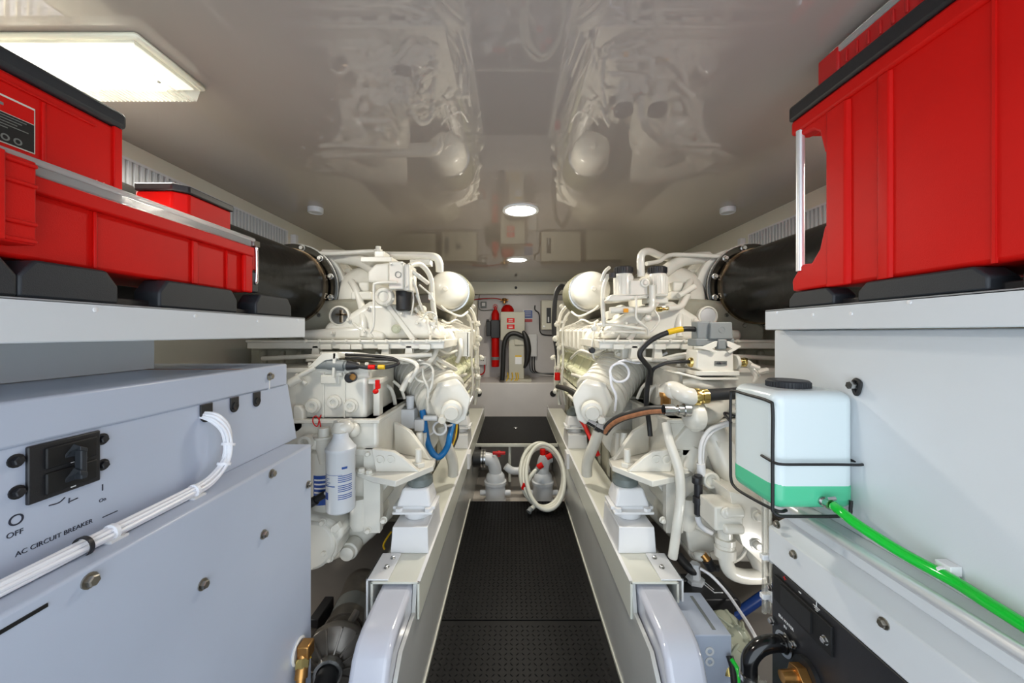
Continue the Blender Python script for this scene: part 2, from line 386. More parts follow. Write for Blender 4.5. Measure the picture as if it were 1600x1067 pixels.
g = G(); g.ring((-.664, .572, .919), (0, 1, 0), .0155, .0135, .006, 20); g.build('cable_tie', 'blackp', t, label='black cable tie')
# brass fitting on the enclosure
t = thing('brass_fitting', 'brass pipe elbow and nut leaving a white ringed hole in the left enclosure', 'fitting', (-.6, 1.03, .1))
c = X_(470, 1010, -.62); c = Vector((-.62, 1.075, c.z))
g = G(); g.lathe(c, (1, 0, 0), [(0, .034), (.003, .036), (.006, .030), (.003, .026)], 28); g.build('grommet', 'white', t)
a = c+Vector((.018, 0, .005)); b = c+Vector((.035, -.06, -.10))
d = (b-a).normalized()
g = G(); g.box(-.012, .022, -.018, .018, -.02, .02); g.xf(Matrix.Translation(a)); g.build('elbow', 'brass', t, bev=.004)
g = G(); g.lathe(a+d*.01, d, [(0, .014), (.03, .014), (.03, .017), (.055, .017), (.055, .013), (.1, .013), (.1, .016), (.16, .016), (.3, .015)], 20); g.build('pipe', 'brass', t)
g = G(); g.lathe(a+d*.02, d, [(0, .019), (.022, .019)], 6); g.build('nut', 'brassg', t)
# =================== left shelf
t = thing('equipment_shelf', 'white left hand shelf with folded front edge carrying the red tool cases', 'shelf', (-.8, .5, 1.156))
g = G(); g.box(-.90, -.66, -.1, 1.185, 1.292, 1.298); g.box(-.668, -.66, -.1, 1.185, 1.236, 1.298); g.box(-.90, -.668, 1.177, 1.185, 1.236, 1.298); g.build('top', 'panel2', t, bev=.0025)
for px, py in ((149, 484), (305, 494), (403, 502), (466, 500)):
    p = X_(px, py, -.66); g = G(); g.lathe((-.66, p.y, min(p.z, 1.29)), (1, 0, 0), [(0, .004), (.0015, .0035), (.002, .001)], 12); g.build('rivet', 'white', t)
g = G(); g.box(-.95, -.935, -.1, .97, 1.1571, 1.292); g.box(-.935, -.90, -.1, .97, 1.28, 1.292); g.build('support', 'panel2', t, label='set-back riser under the shelf')
# unseen lamps added on both enclosures' far ends to brighten the bilge
for nm, x, y in (('left', -.98, 1.149), ('right', .92, .968)):
    tl_ = thing('added_fill_light', 'added unseen fill lamp, small and round, on the far end of the %s enclosure, facing the engine' % nm, 'light', (x, y, .40))
    g = G(); g.lathe((x, y, .40), (0, 1, 0), [(0, .05), (.02, .05), (.025, .042)], 24); g.build('housing', 'white', tl_)
    g = G(); g.lathe((x, y+.025, .40), (0, 1, 0), [(0, .04), (.012, .03), (.016, .01)], 24); g.build('diffuser', 'lens_back', tl_)
# =================== right cabinet
t = thing('equipment_cabinet', 'white cabinet with black connection panel on the right side under the tank', 'cabinet', (.98, .45, -.02)); RC = t
def prof(pts, y0, y1): g = G(); g.prism([(x, y0, z) for x, z in pts], (0, y1-y0, 0)); return g
H = lambda h: EYE-h
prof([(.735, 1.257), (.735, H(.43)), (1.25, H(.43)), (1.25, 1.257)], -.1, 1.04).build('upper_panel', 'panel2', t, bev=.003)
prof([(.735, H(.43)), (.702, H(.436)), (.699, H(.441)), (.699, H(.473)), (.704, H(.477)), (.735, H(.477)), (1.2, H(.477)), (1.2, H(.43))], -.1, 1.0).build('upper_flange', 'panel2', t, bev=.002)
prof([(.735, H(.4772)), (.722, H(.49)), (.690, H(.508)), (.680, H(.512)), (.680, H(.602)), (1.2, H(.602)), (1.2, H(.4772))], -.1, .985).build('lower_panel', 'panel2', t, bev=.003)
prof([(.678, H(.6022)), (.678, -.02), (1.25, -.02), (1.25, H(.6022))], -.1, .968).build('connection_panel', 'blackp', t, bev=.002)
g = G(); g.tube([(.690, -.1, H(.434)), (.690, .99, H(.434))], .0115, 14); g.build('rail', 'alum', t)
for px, py in ((1215, 819), (1241, 866), (1382, 974)):
    p = X_(px, py, .68); g = G(); g.hexb((.68, min(p.y, .975), p.z), (-1, 0, 0), .0075, .007); g.build('bolt', 'bolt', t)
def PR(px, py): return X_(px, py, .678)
# terminal block recess
a = PR(1212, 925); b = PR(1303, 1010)
y0, y1 = b.y, a.y
g = G(); g.box(.672, .678, y0, y1, PR(1303, 1027).z, PR(1303, 980).z); k_ = g.build('terminal_cover', 'dark', t, bev=.001)
g = G(); g.box(.668, .672, y0+.05, y1-.03, PR(1303, 1020).z, PR(1303, 985).z); g.build('terminal_window', 'rubber', k_)
for px, py in ((1207, 918), (1294, 1000), (1210, 970), (1244, 1007)):
    p = PR(px, py); g = G(); g.hexb((.673, p.y, p.z), (-1, 0, 0), .007, .007, 1.3); g.build('screw', 'steel', t)
def tr(s_, px, py, size, m='white'):
    p = PR(px, py); return text('lettering', s_, (.6778, p.y, p.z), (0, -1, 0), (0, 0, 1), size, m, t)
tr('+', 1226, 904, .022, 'redwire'); tr('-', 1250, 924, .03); tr('SEA WATER', 1228, 972, .0095); tr('IN', 1227, 980, .0095)
p = PR(1276, 948); g = G(); g.box(.677, .6782, p.y-.0006, p.y+.0006, p.z, p.z+.012)
for k, wd in enumerate((.009, .006, .003)): g.box(.677, .6782, p.y-wd, p.y+wd, p.z-.001-k*.004, p.z-k*.004)
g.build('ground_symbol', 'white', t)
# sea water hose
cc = PR(1230, 1003)
t = thing('cooling_hose', 'shiny black rubber elbow hose with clamp entering the black panel', 'hose', (.62, .9, 0))
q = Vector((.672, cc.y, cc.z-.005))
g = G(); g.ring(q, (-1, 0, 0), .028, .021, .004); g.build('port_ring', 'steel', t)
pts = [q+Vector((.004, 0, 0)), q+Vector((-.03, .0, .002)), q+Vector((-.062, .0, -.008)), q+Vector((-.085, 0, -.035)), q+Vector((-.088, 0, -.07)), q+Vector((-.088, 0, -.16)), q+Vector((-.085, 0, -.3))]
g = G(); g.tube(pts, .0185, 18, 8); g.build('hose', 'rubber_gloss', t)
g = G(); g.ring(q+Vector((-.088, 0, -.085)), (0, 0, 1), .0215, .018, .012); g.box(q.x-.088, q.x-.06, q.y-.03, q.y-.018, q.z-.085, q.z-.072); g.cyl(q+Vector((-.095, -.026, -.078)), q+Vector((-.05, -.026, -.083)), .004); g.build('hose_clamp', 'steel', t)
# brass hex
c = PR(1262, 1052); t = thing('brass_nut_fitting', 'large brass hexagon fitting on the black panel', 'fitting', (.66, c.y, c.z-.03))
g = G(); g.lathe((.677, c.y-.004, c.z), (-1, 0, 0), [(0, .036), (.010, .036), (.010, .03)], 28); g.build('seal', 'rubber', t)
g = G(); g.lathe((.667, c.y-.004, c.z-.003), (-1, 0, 0), [(0, .025), (.022, .025)], 6); g.build('nut', 'brass', t, bev=.001)
g = G(); g.lathe((.645, c.y-.004, c.z-.003), (-1, 0, 0), [(0, .014), (.03, .012), (.03, .009)], 18); g.build('spigot', 'brass', t)
# clear sight tubes
t = thing('sight_tube', 'pair of clear plastic tubes clipped upright at the far edge of the right cabinet', 'tube', (.67, .98, .4))
for dx in (0, .014):
    g = G(); g.tube([(.676+dx, .995, .935), (.676+dx, .995, .5)], .0058, 12); g.build('tube', 'tube_clear', t)
for z in (.655, .55):
    g = G(); g.box(.668, .71, .9885, 1.003, z-.012, z+.002); g.box(.690, .712, .986, 1.003, z-.02, z+.012); g.build('clip', 'white', t, bev=.002)
# right shelf
t = thing('equipment_shelf', 'white right hand shelf with folded front edge carrying the large red tote', 'shelf', (.82, .45, 1.258))
g = G(); g.box(.69, .95, -.1, 1.013, 1.305, 1.3115); g.box(.69, .698, -.1, 1.013, 1.258, 1.3115); g.box(.698, .95, 1.005, 1.013, 1.258, 1.3115); g.build('top', 'panel2', t, bev=.0025)
for px, py in ((1213, 486), (1270, 492), (1330, 490), (1421, 470)):
    p = X_(px, py, .69); g = G(); g.lathe((.69, p.y, min(p.z, 1.303)), (-1, 0, 0), [(0, .004), (.0015, .0035), (.002, .001)], 12); g.build('rivet', 'white', t)
# P clamp bolt on the cabinet face
p = X_(1340, 602, .735); t = thing('hose_clip', 'small steel bolt with black rubber clip on the white cabinet above the tank', 'clip', (.73, p.y, p.z))
g = G(); g.tube([p+Vector((-.004, 0, -.018)), p+Vector((-.004, .006, 0)), p+Vector((-.004, 0, .012)), p+Vector((-.004, -.010, .006)), p+Vector((-.004, -.006, -.014))], .004, 8, closed=True); g.build('loop', 'rubber', t)
g = G(); g.lathe(p+Vector((-.001, 0, 0)), (-1, 0, 0), [(0, .006), (.008, .006), (.008, .0085), (.018, .0085)], 6); g.build('bolt', 'steel', t)
# =================== coolant tank
x0, x1, y0, y1, zb, zt = .560, .733, .79, .946, .872, 1.118
t = thing('coolant_tank', 'translucent white plastic tank partly filled with green coolant in a black wire holder', 'tank', ((x0+x1)/2, (y0+y1)/2, zb))
g = G(); g.box(x0, x1, y0, y1, zb, zt+.006); g.build('tank_body', 'tank', t, bev=.022, segs=5)
g = G(); g.box(x0-.0007, x1+.0003, y0-.0007, y1+.0007, zb-.0007, .941); g.build('coolant', 'coolant', t, bev=.022, segs=5)
g = G(); g.lathe((.648, .872, zt-.001), (0, 0, 1), [(0, .040), (.004, .040), (.004, .043), (.020, .043), (.023, .040)], 40)
for k in range(40):
    an = k*math.pi/20; g.cyl((.648+.043*math.cos(an), .872+.043*math.sin(an), zt+.004), (.648+.043*math.cos(an), .872+.043*math.sin(an), zt+.018), .0015, n=5)
g.build('cap', 'lidblack', t)
g = G(); g.lathe((.66, y0+.002, .893), (0, -1, 0), [(0, .010), (.006, .010), (.006, .007), (.014, .007), (.014, .0105), (.024, .0105)], 18); g.cyl((.655, y0-.018, .904), (.672, y0-.018, .906), .004); g.build('outlet', 'steel', t)
t = thing('wire_holder', 'black bent wire holder around the coolant tank', 'holder', (.65, .87, .86))
xw = x0-.004; yw = y0-.004
g = G()
def rr(pts, r, m=.0032):
    return g.tube(pts, m, 8, 5)
loop = [W(1155, 614, 0)]
A = lambda y, z: Vector((xw, y, z))
yn, yf = yw+.006, y1-.002
g.tube([A(yf, .885), A(yf+.001, .99), A(yf-.001, 1.09), A(yf-.012, 1.104), A(yf-.06, 1.104), A(yn+.014, 1.102), A(yn, 1.088), A(yn, 1.0), A(yn, .885), A(yn+.001, .872), Vector((xw+.006, yw-.001, .864)), Vector((xw+.03, yw-.001, .862)), Vector((.62, yw-.001, .862)), Vector((.68, yw-.001, .862)), Vector((.712, yw-.001, .866)), Vector((.716, yw-.001, .88)), Vector((.717, yw-.001, .895))], .0034, 10, 6)
g.tube([A(yf, .885), A(yf-.01, .868), A(yf-.05, .864), Vector((xw+.02, yn+.02, .862)), Vector((.6, yn+.02, .862))], .0034, 10, 6)
g.build('frame', 'rubber', t)
g = G(); z = .974; g.tube([A(yn+.035, z+.003), A(yn-.002, z+.001), Vector((xw+.012, yw-.007, z)), Vector((xw+.06, yw-.008, z)), Vector((.68, yw-.008, z)), Vector((.735, yw-.008, z)), Vector((.7345, yw+.02, z))], .003, 10, 6); g.build('front_bar', 'rubber', t)
g = G(); z = 1.03; g.tube([A(yf-.003, z-.008), A(yf+.02, z+.003), Vector((xw+.005, yf+.03, z+.01)), Vector((xw+.05, yf+.012, z)), Vector((.7345, yf+.012, z))], .003, 10, 6); g.build('rear_bar', 'rubber', t)
# green hose
t = thing('coolant_hose', 'bright green coolant hose sloping from the tank outlet along the right cabinet', 'hose', (.69, .55, .82))
g = G(); g.tube([(.664, .766, .893), (.664, .748, .889), (.672, .72, .877), (.695, .66, .858), (.712, .60, .850), (.712, .55, .846), (.712, .45, .84), (.71, .2, .835), (.71, -.05, .835)], .0098, 16, 10); g.build('hose', 'greenhose', t)
g = G(); g.lathe((.711, .612, .8515), (.02, 1, .12), [(0, .0112), (.006, .0112)], 20); g.box(.715, .7345, .605, .628, .852, .868); g.build('clip', 'white', t, bev=.001)
# =================== left tool cases
def cleats(t, xf, s, spans, z0, z1, xb):
    g = G(); g.box(min(xf+s*.02, xb), max(xf+s*.02, xb), spans[0][0], spans[-1][1], z0, z0+.012); g.build('base', 'blackp', t, bev=.002)
    for a, b in spans:
        g = G(); q = .35*(z1-z0)
        pts = [(xf, a, z0), (xf, a, z0+.55*(z1-z0)), (xf, a+.018, z1), (xf, b-.018, z1), (xf, b, z0+.55*(z1-z0)), (xf, b, z0)]
        g.prism(pts, (s*.05, 0, 0)); g.build('cleat', 'lidblack', t, bev=.004)
t = thing('mounting_plate', 'black slotted mounting plate with raised cleats on the left shelf under the red case', 'plate', (-.77, .6, 1.298))
sp = [(.30, .5), (.50, .628), (.70, .90), (.965, 1.12)]
cleats(t, -.665, -1, sp, 1.2985, 1.352, -.86)
t = thing('tool_organizer', 'wide red tool organizer with clear lid, lowest of the cases on the left shelf', 'tool case', (-.77, .7, 1.352))
Z = lambda h: EYE+h
g = G(); g.box(-.860, -.684, .33, .955, Z(.103), Z(.215)); g.build('body', 'red', t, bev=.006)
g = G(); g.box(-.862, -.670, .33, .967, Z(.198), Z(.222))
g.build('rim', 'red', t, bev=.003)
for y, wd in ((.604, .005), (.79, .014), (.885, .003)):
    g = G(); g.box(-.684, -.679, y, y+wd, Z(.105), Z(.198)); g.build('rib', 'red', t, bev=.002)
g = G(); g.box(-.684, -.672, .935, .964, Z(.104), Z(.199)); g.build('corner_post', 'red', t, bev=.004)
g = G(); g.box(-.860, -.674, .31, .962, Z(.222), Z(.243)); g.box(-.864, -.667, .30, .968, Z(.236), Z(.246)); g.build('lid', 'clear', t, bev=.004)
# corner pillar near the camera
g = G(); g.box(-.69, -.648, .44, .506, Z(.118), Z(.232)); g.box(-.69, -.640, .455, .470, Z(.118), Z(.232))
for z in (.12, .143, .195, .222): g.box(-.69, -.6445, .44, .506, Z(z), Z(z+.006))
g.build('corner_latch', 'red', t, bev=.002)
g = G(); g.tube([(-.673, .972, Z(.225)), (-.671, .975, Z(.215)), (-.671, .975, Z(.14)), (-.673, .972, Z(.13))], .0045, 12); g.box(-.70, -.668, .962, .984, Z(.226), Z(.24)); g.build('latch_bar', 'chrome', t)
g = G(); g.box(-.70, -.672, .958, .984, Z(.105), Z(.16)); g.build('latch', 'blackp', t, bev=.004)
g = G(); g.box(-.70, -.679, .958, .985, Z(.165), Z(.222)); g.build('latch', 'red', t, bev=.003)
t = thing('tool_box', 'tall red tool box with dark lid and product label, topmost on the left', 'tool case', (-.80, .52, 1.496))
g = G(); g.box(-.864, -.742, .34, .702, Z(.2465), Z(.385)); g.build('body', 'red', t, bev=.006)
g = G(); g.box(-.745, -.7395, .585, .590, Z(.25), Z(.365)); g.build('rib', 'red', t, bev=.0015)
g = G(); g.box(-.745, -.7385, .69, .704, Z(.25), Z(.385)); g.build('corner_post', 'red', t, bev=.0015)
g = G(); g.box(-.745, -.7385, .34, .66, Z(.366), Z(.37)); g.build('rib', 'red', t, bev=.001)
g = G(); g.box(-.867, -.734, .33, .710, Z(.385), Z(.416)); g.build('lid', 'lidblack', t, bev=.008)
xl = -.7418; ya, yb_ = .47, .5765
za, zb_ = Z(.277), Z(.347)
g = G(); g.box(xl-.001, xl+.0012, ya, yb_, za, zb_); lb = g.build('label', 'cream', t)
g = G(); g.box(xl, xl+.0016, ya, yb_-.0015, za+.045, zb_-.003); g.build('red_field', 'red', lb)
g = G(); g.box(xl, xl+.0016, ya, yb_-.0015, za+.0015, za+.044); g.build('dark_field', 'dark', lb)
g = G()
for k, L in enumerate((.9, .85, .8, .92, .7, .5)):
    z = za+.041-k*.0042; g.box(xl, xl+.002, ya, ya+(yb_-ya)*L, z-.0012, z)
g.box(xl, xl+.002, ya, ya+.07, zb_-.016, zb_-.012)
g.build('fine_print', 'labelgrey', lb)
for y in (.542, .556):
    g = G(); g.ring((xl, y, za+.009), (1, 0, 0), .005, .003, .002, 18); g.build('round_mark', 'labelgrey', lb)
t = thing('small_parts_case', 'small red case with black lid behind the tall box on the left', 'tool case', (-.81, .93, 1.496))
g = G(); c = .022
pts = [(-.862, .849, Z(.2465)), (-.757-c, .849, Z(.2465)), (-.757, .849+c, Z(.2465)), (-.757, 1.0, Z(.2465)), (-.862, 1.0, Z(.2465))]
g.prism([(x+(.006 if x > -.8 else 0) * 0, y, z) for x, y, z in pts], (0, 0, .079)); g.build('body', 'red', t, bev=.004)
g = G(); pts = [(-.862, .845, Z(.326)), (-.753-c, .845, Z(.326)), (-.753, .845+c, Z(.326)), (-.753, 1.005, Z(.326)), (-.862, 1.005, Z(.326))]
g.prism(pts, (0, 0, .017)); g.build('lid', 'blackp', t, bev=.003)
# =================== right: tote
t = thing('mounting_plate', 'black slotted mounting plate with raised cleats on the right shelf under the red tote', 'plate', (.8, .5, 1.3115))
cleats(t, .693, 1, [(.22, .40), (.415, .505), (.54, .745), (.80, .93)], 1.312, 1.350, .93)
t = thing('tool_tote', 'large deep red tool tote with black rim and chrome corner bar on the right shelf', 'tool case', (.8, .5, 1.350))
g = G(); g.box(.702, .93, .15, .828, Z(.101), Z(.50)); g.build('body', 'red', t, bev=.008)
g = G(); g.box(.694, .935, .14, .925, Z(.487), Z(.523)); g.build('rim', 'red', t, bev=.007)
g = G(); g.box(.690, .94, .13, .928, Z(.523), Z(.560)); g.build('lid_band', 'blackp', t, bev=.006)
for y0_, y1_, d in ((.682, .715, .006), (.536, .545, .003)):
    g = G(); g.prism([(.7025, y0_, Z(.101)), (.7025-d, y0_+.006, Z(.101)), (.7025-d, y1_-.008, Z(.101)), (.7025, y1_, Z(.101))], (0, 0, .386)); g.build('rib', 'red', t, bev=.002)
g = G(); g.prism([(.7025, .765, Z(.101)), (.694, .775, Z(.101)), (.694, .82, Z(.101)), (.7025, .828, Z(.101))], (0, 0, .386)); g.build('corner_post', 'red', t, bev=.003)
# foot and head brackets with bar
g = G(); g.prism([(.696, .79, Z(.102)), (.696, .922, Z(.102)), (.696, .925, Z(.13)), (.696, .895, Z(.165)), (.696, .865, Z(.162)), (.696, .842, Z(.19)), (.696, .828, Z(.24)), (.696, .80, Z(.24))], (.035, 0, 0)); g.build('foot_bracket', 'red', t, bev=.006)
g = G(); g.prism([(.697, .79, Z(.49)), (.697, .915, Z(.49)), (.697, .912, Z(.478)), (.697, .86, Z(.470)), (.697, .842, Z(.455)), (.697, .828, Z(.40)), (.697, .80, Z(.40))], (.035, 0, 0)); g.build('head_bracket', 'red', t, bev=.005)
g = G(); g.tube([(.7, .901, Z(.15)), (.7, .901, Z(.49))], .0088, 14); g.build('corner_bar', 'alum', t)
t = thing('tool_organizer', 'low red organizer with clear lid lying on top of the large tote at right', 'tool case', (.8, .5, 1.81))
g = G(); g.box(.706, .93, .14, .848, Z(.5605), Z(.606))
for i in range(16): y = .42+i*.024; g.box(.7035, .707, y, y+.006, Z(.572), Z(.598))
g.build('body', 'red_dark', t, bev=.003)
g = G(); g.box(.702, .72, .80, .853, Z(.562), Z(.62)); g.build('corner_latch', 'red_dark', t, bev=.004)
g = G(); g.box(.704, .93, .13, .842, Z(.606), Z(.622)); g.build('lid', 'clear', t, bev=.003)
# =================== main engines
CX = .042
def fx(g, side, frame):   # detail measured in the left ('L') or right ('R') half, mirrored for the other engine
    if (side < 0) != (frame == 'L'): g.mir(CX)
    return g
def bolts(g, pts, d, r=.006, h=.008):
    for p in pts: g.hexb(p, d, r, h)
    return g
def circ(c, d, R, n, a0=0):
    c = Vector(c); d = Vector(d).normalized(); a = d.orthogonal().normalized(); b = d.cross(a)
    return [c+(a*math.cos(a0+2*math.pi*i/n)+b*math.sin(a0+2*math.pi*i/n))*R for i in range(n)]
FWD = Vector((0, -1, 0))
def engine(side):
    nm = 'left' if side < 0 else 'right'
    lab = ('white painted marine engine on the left girder with labelled oil filter canister', 'white painted marine engine on the right girder with two black capped fuel filters')[side > 0]
    t = thing('marine_engine', lab, 'engine', (CX+side*.62, 2.6, .3), 'twin main engines')
    def bd(g, fr, name, m='engine', bev=.003, par=None, **k): return fx(g, side, fr).build(name, m, par or t, bev=bev, **k)
    R, L = 'R', 'L'
    # --- main masses
    g = G(); g.box(.56, 1.12, 2.02, 3.95, .22, 1.10)
    for i in range(8): g.box(.545, .56, 2.1+i*.22, 2.14+i*.22, .25, 1.05)
    bd(g, R, 'cylinder_block', 'engine_shade', .01)
    g = G(); g.prism([(.57, 2.0, .30), (.62, 2.0, .24), (1.1, 2.0, .24), (1.12, 2.0, .6), (.57, 2.0, .62)], (0, 1.9, 0)); bd(g, R, 'oil_sump', 'engine_shade', .012)
    g = G(); g.prism([(.60, 1.75, 1.10), (1.20, 1.75, 1.10), (1.20, 1.75, 1.28), (1.05, 1.75, 1.40), (.75, 1.75, 1.42), (.60, 1.75, 1.30)], (0, 2.1, 0)); bd(g, R, 'air_manifold', 'engine_shade', .02)
    # valve cover with ribs, seen along the walkway
    g = G(); g.prism([(.405, 2.02, 1.145), (.405, 2.02, 1.262), (.425, 2.02, 1.275), (.60, 2.02, 1.345), (.66, 2.02, 1.30), (.66, 2.02, 1.12), (.46, 2.02, 1.09)], (0, 1.5, 0))
    for i in range(9):
        y = 2.10+i*.16; g.prism([(.398, y, 1.15), (.398, y, 1.266), (.60, y, 1.352), (.60, y, 1.12)], (0, .022, 0))
    bd(g, R, 'valve_cover', 'engine', .006)
    g = G()
    for i in range(6):
        x0 = .44+i*.028; z = 1.283+i*.0112; g.prism([(x0, 2.03, z-.004), (x0, 2.03, z+.008), (x0+.012, 2.03, z+.013), (x0+.012, 2.03, z)], (0, 1.4, 0))
    bd(g, R, 'cooling_fins', 'engine', .002)
    g = G(); g.lathe((.47, 2.02, 1.20), FWD, [(0, .085), (.03, .085), (.05, .075), (.055, .055)], 28); bolts(g, circ((.47, 1.99, 1.20), FWD, .073, 6), FWD, .006); c_ = bd(g, R, 'end_cap')
    g = G(); g.box(.455, .485, 1.958, 1.966, 1.22, 1.255); bd(g, R, 'warning_label', 'orange', 0, c_)
    # head covers + longitudinal pipes
    g = G()
    for i in range(6):
        y = 2.05+i*.27; g.prism([(.46, y, .86), (.455, y, .98), (.50, y, 1.08), (.60, y, 1.11), (.60, y, .82)], (0, .225, 0))
        for k in range(2): g.hexb((.455, y+.05+k*.12, .93), (-1, 0, .1), .009, .012)
    bd(g, R, 'cylinder_head', 'engine_tint', .01)
    g = G(); g.tube([(.445, 1.97, .985), (.445, 3.6, .985)], .024, 16); 
    for i in range(6): g.lathe((.445, 2.1+i*.27, .985), (0, 1, 0), [(0, .024), (0, .031), (.025, .031), (.025, .024)], 16)
    bd(g, R, 'coolant_rail', 'engine_tint', .002)
    g = G(); g.tube([(.44, 2.0, .845), (.44, 3.55, .845)], .017, 14); g.tube([(.47, 2.0, .80), (.47, 3.5, .80)], .022, 14)
    bd(g, R, 'water_pipe', 'engine', 0)
    g = G(); g.tube([(.445, 2.15, .76), (.445, 3.5, .76)], .011, 10); g.tube([(.432, 2.1, 1.12), (.432, 3.5, 1.12)], .012, 10); bd(g, R, 'fuel_rail', 'engine_tint', 0)
    # turbo air can
    g = G(); g.lathe((.4415+.012, 2.06, 1.495), (0, 1, 0), [(0, .02), (.002, .06), (.012, .085), (.03, .100), (.06, .107), (.16, .109)], 40); g.lathe((.4535, 2.052, 1.495), (0, 1, 0), [(0, .012), (.01, .016)], 12)
    cn = bd(g, R, 'air_cleaner', 'engine', 0)
    g = G(); g.lathe((.452, 2.205, 1.492), (0, 1, 0), [(0, .108), (.005, .121), (.035, .125), (.19, .127), (.20, .116)], 40); bd(g, R, 'filter_band', 'olive', 0, cn)
    g = G(); g.ring((.452, 2.19, 1.492), (0, 1, 0), .118, .108, .014, 40); bd(g, R, 'clamp_ring', 'steel', 0, cn)
    g = G(); g.tube([(.455, 2.40, 1.49), (.48, 2.62, 1.48), (.58, 2.85, 1.44), (.66, 3.1, 1.38)], .10, 24); bd(g, R, 'intake_duct', 'engine', 0)
    # lower latch wires of the can
    g = G()
    g.tube([W(893, 487, 2.05), W(905, 494, 2.0), W(925, 486, 2.0), W(935, 478, 2.02)], .006, 8)
    bd(g, R, 'clip_wire', 'engine', 0)
    # --- flange end of the exhaust and its casting
    fc = Vector((1.10, 1.80, 1.467))
    g = G(); g.lathe(fc+Vector((0, .02, 0)), (0, 1, 0), [(0, .195), (.02, .20), (.05, .19), (.10, .185), (.16, .19), (.17, .20), (.19, .20), (.20, .18)], 48)
    g.tube([fc+Vector((0, .2, 0)), fc+Vector((-.05, .34, -.01)), fc+Vector((-.18, .46, -.03)), fc+Vector((-.34, .52, -.05))], .17, 28)
    bd(g, R, 'exhaust_elbow', 'engine', .002)
    for a in (-.1, .55, 1.2, 1.9, 2.6, 3.3, 4.0): 
        g = G(); c = fc+Vector((-math.cos(a)*.19, .12, math.sin(a)*.19)); g.cyl(c, c+Vector((0, .12, 0)), .018, .013, 12)
        bd(g, R, 'casting_lug', 'engine', .002)
    # body between elbow and walkway side: big smooth turbine hood
    g = G(); g.ball((.86, 2.05, 1.42), .21, (1.0, .9, .85), 32, 18); bd(g, R, 'turbine_hood', 'engine', 0)
    g = G(); g.lathe((.80, 1.90, 1.42), (-.25, -1, .12), [(-.12, .185), (0, .18), (.05, .165), (.09, .135), (.11, .10), (.12, .05), (.122, 0)], 36); bd(g, R, 'turbine_dome', 'engine', 0)
    g = G(); g.prism([W(x, y, 1.78) for x, y in ((470, 531), (492, 508), (512, 486), (540, 470), (560, 462), (604, 470), (640, 500), (660, 531))], (0, .2, 0)); bd(g, L, 'manifold_skirt', 'engine', .04, segs=4)
    g = G(); g.tube([W(549, 440, 1.76), W(556, 452, 1.72), W(564, 475, 1.70), W(568, 500, 1.66), (W(568, 526, 1.64))], .016, 12); bd(g, L, 'casting_rib', 'engine', 0)
    g = G(); g.pbox(548, 455, 580, 468, 1.70, 1.78); g.pbox(560, 440, 576, 456, 1.74, 1.80); bd(g, L, 'cast_bridge', 'engine', .008, segs=3)
    g = G(); g.tube([W(520, 402, 1.86), W(560, 407, 1.82), W(590, 425, 1.78), W(605, 440, 1.74)], .03, 14); bd(g, L, 'cast_arm', 'engine', 0)
    # fender shaped housing above the bed flange (left measures)
    g = G(); g.prism([W(x, y, 1.66) for x, y in ((500, 530), (505, 505), (540, 492), (575, 470), (598, 470), (625, 478), (652, 492), (675, 508), (690, 530))], (0, .30, 0)); bd(g, L, 'bell_housing', 'engine', .03, segs=4)
    g = G(); g.prism([W(x, y, 1.645) for x, y in ((592, 465), (599, 463), (650, 530), (640, 531))], (0, .05, 0)); bd(g, L, 'housing_rib', 'engine', .004)
    g = G(); g.prism([W(x, y, 1.64) for x, y in ((470, 516), (560, 510), (600, 520), (600, 531), (470, 531))], (0, .3, 0)); bd(g, L, 'side_housing', 'engine', .015, segs=3)
    # bed flange
    a = W(440, 531, 1.60); b = W(694, 545, 1.60)
    g = G(); g.box(a.x-.15, b.x, 1.60, 2.05, b.z, a.z); g.box(a.x-.15, b.x+.004, 1.59, 1.61, a.z-.012, a.z); fl = bd(g, L, 'bed_flange', 'engine', .004)
    for px in (500, 530, 548, 590, 655):
        g = G(); g.pbox(px, 538, px+17, 546, 1.585, 1.60); bd(g, L, 'flange_pad', 'engine', .002)
    for px in (488, 597, 634):
        g = G(); g.prism([W(px, 540, 1.60), W(px+9, 540, 1.60), W(px+12, 562, 1.60), W(px-3, 562, 1.60)], (0, .03, 0)); g.box(W(px-4, 0, 1.59).x, W(px+13, 0, 1.59).x, 1.56, 1.63, W(0, 564, 1.59).z, W(0, 560, 1.59).z); bd(g, L, 'hanger_bracket', 'engine', .002)
    g = G(); g.box(-1.2, -.62, 1.70, 1.95, .93, W(0, 546, 1.6).z); 
    for i in range(6): g.box(-1.15+i*.085, -1.12+i*.085, 1.68, 1.72, .96, 1.17)
    bd(g, L, 'flywheel_housing', 'engine_shade', .01)
    g = G(); c = W(985, 668, 1.98); g.lathe(c, FWD, [(0, .17), (.02, .17), (.025, .16), (.03, .12), (.035, .12), (.045, .07), (.05, .07)], 40); bolts(g, circ(c-Vector((0, .022, 0)), FWD, .145, 10), FWD, .007); bd(g, R, 'damper_cover', 'engine', .001)
    # ribbed drum and cast cap
    p0 = W(992, 548, 2.0); p1 = W(934, 622, 1.80); d = (p1-p0); Ld = d.length; d.normalize()
    prof = [(0, .09), (.01, .115)]; n = 11
    for i in range(n):
        a = .02+i*(Ld-.06)/n; q = (Ld-.06)/n; prof += [(a, .122), (a+q*.55, .122), (a+q*.6, .113), (a+q*.95, .113)]
    prof += [(Ld-.035, .128), (Ld-.01, .128), (Ld, .118)]
    g = G(); g.lathe(p0, d, prof, 40, True); bd(g, R, 'raw_water_cooler', 'engine', 0, ang=25)
    g = G(); g.lathe(p1, d, [(0, .105), (.02, .105), (.03, .09), (.05, .075), (.055, .045), (.085, .045), (.09, .03), (.11, .028)], 32)
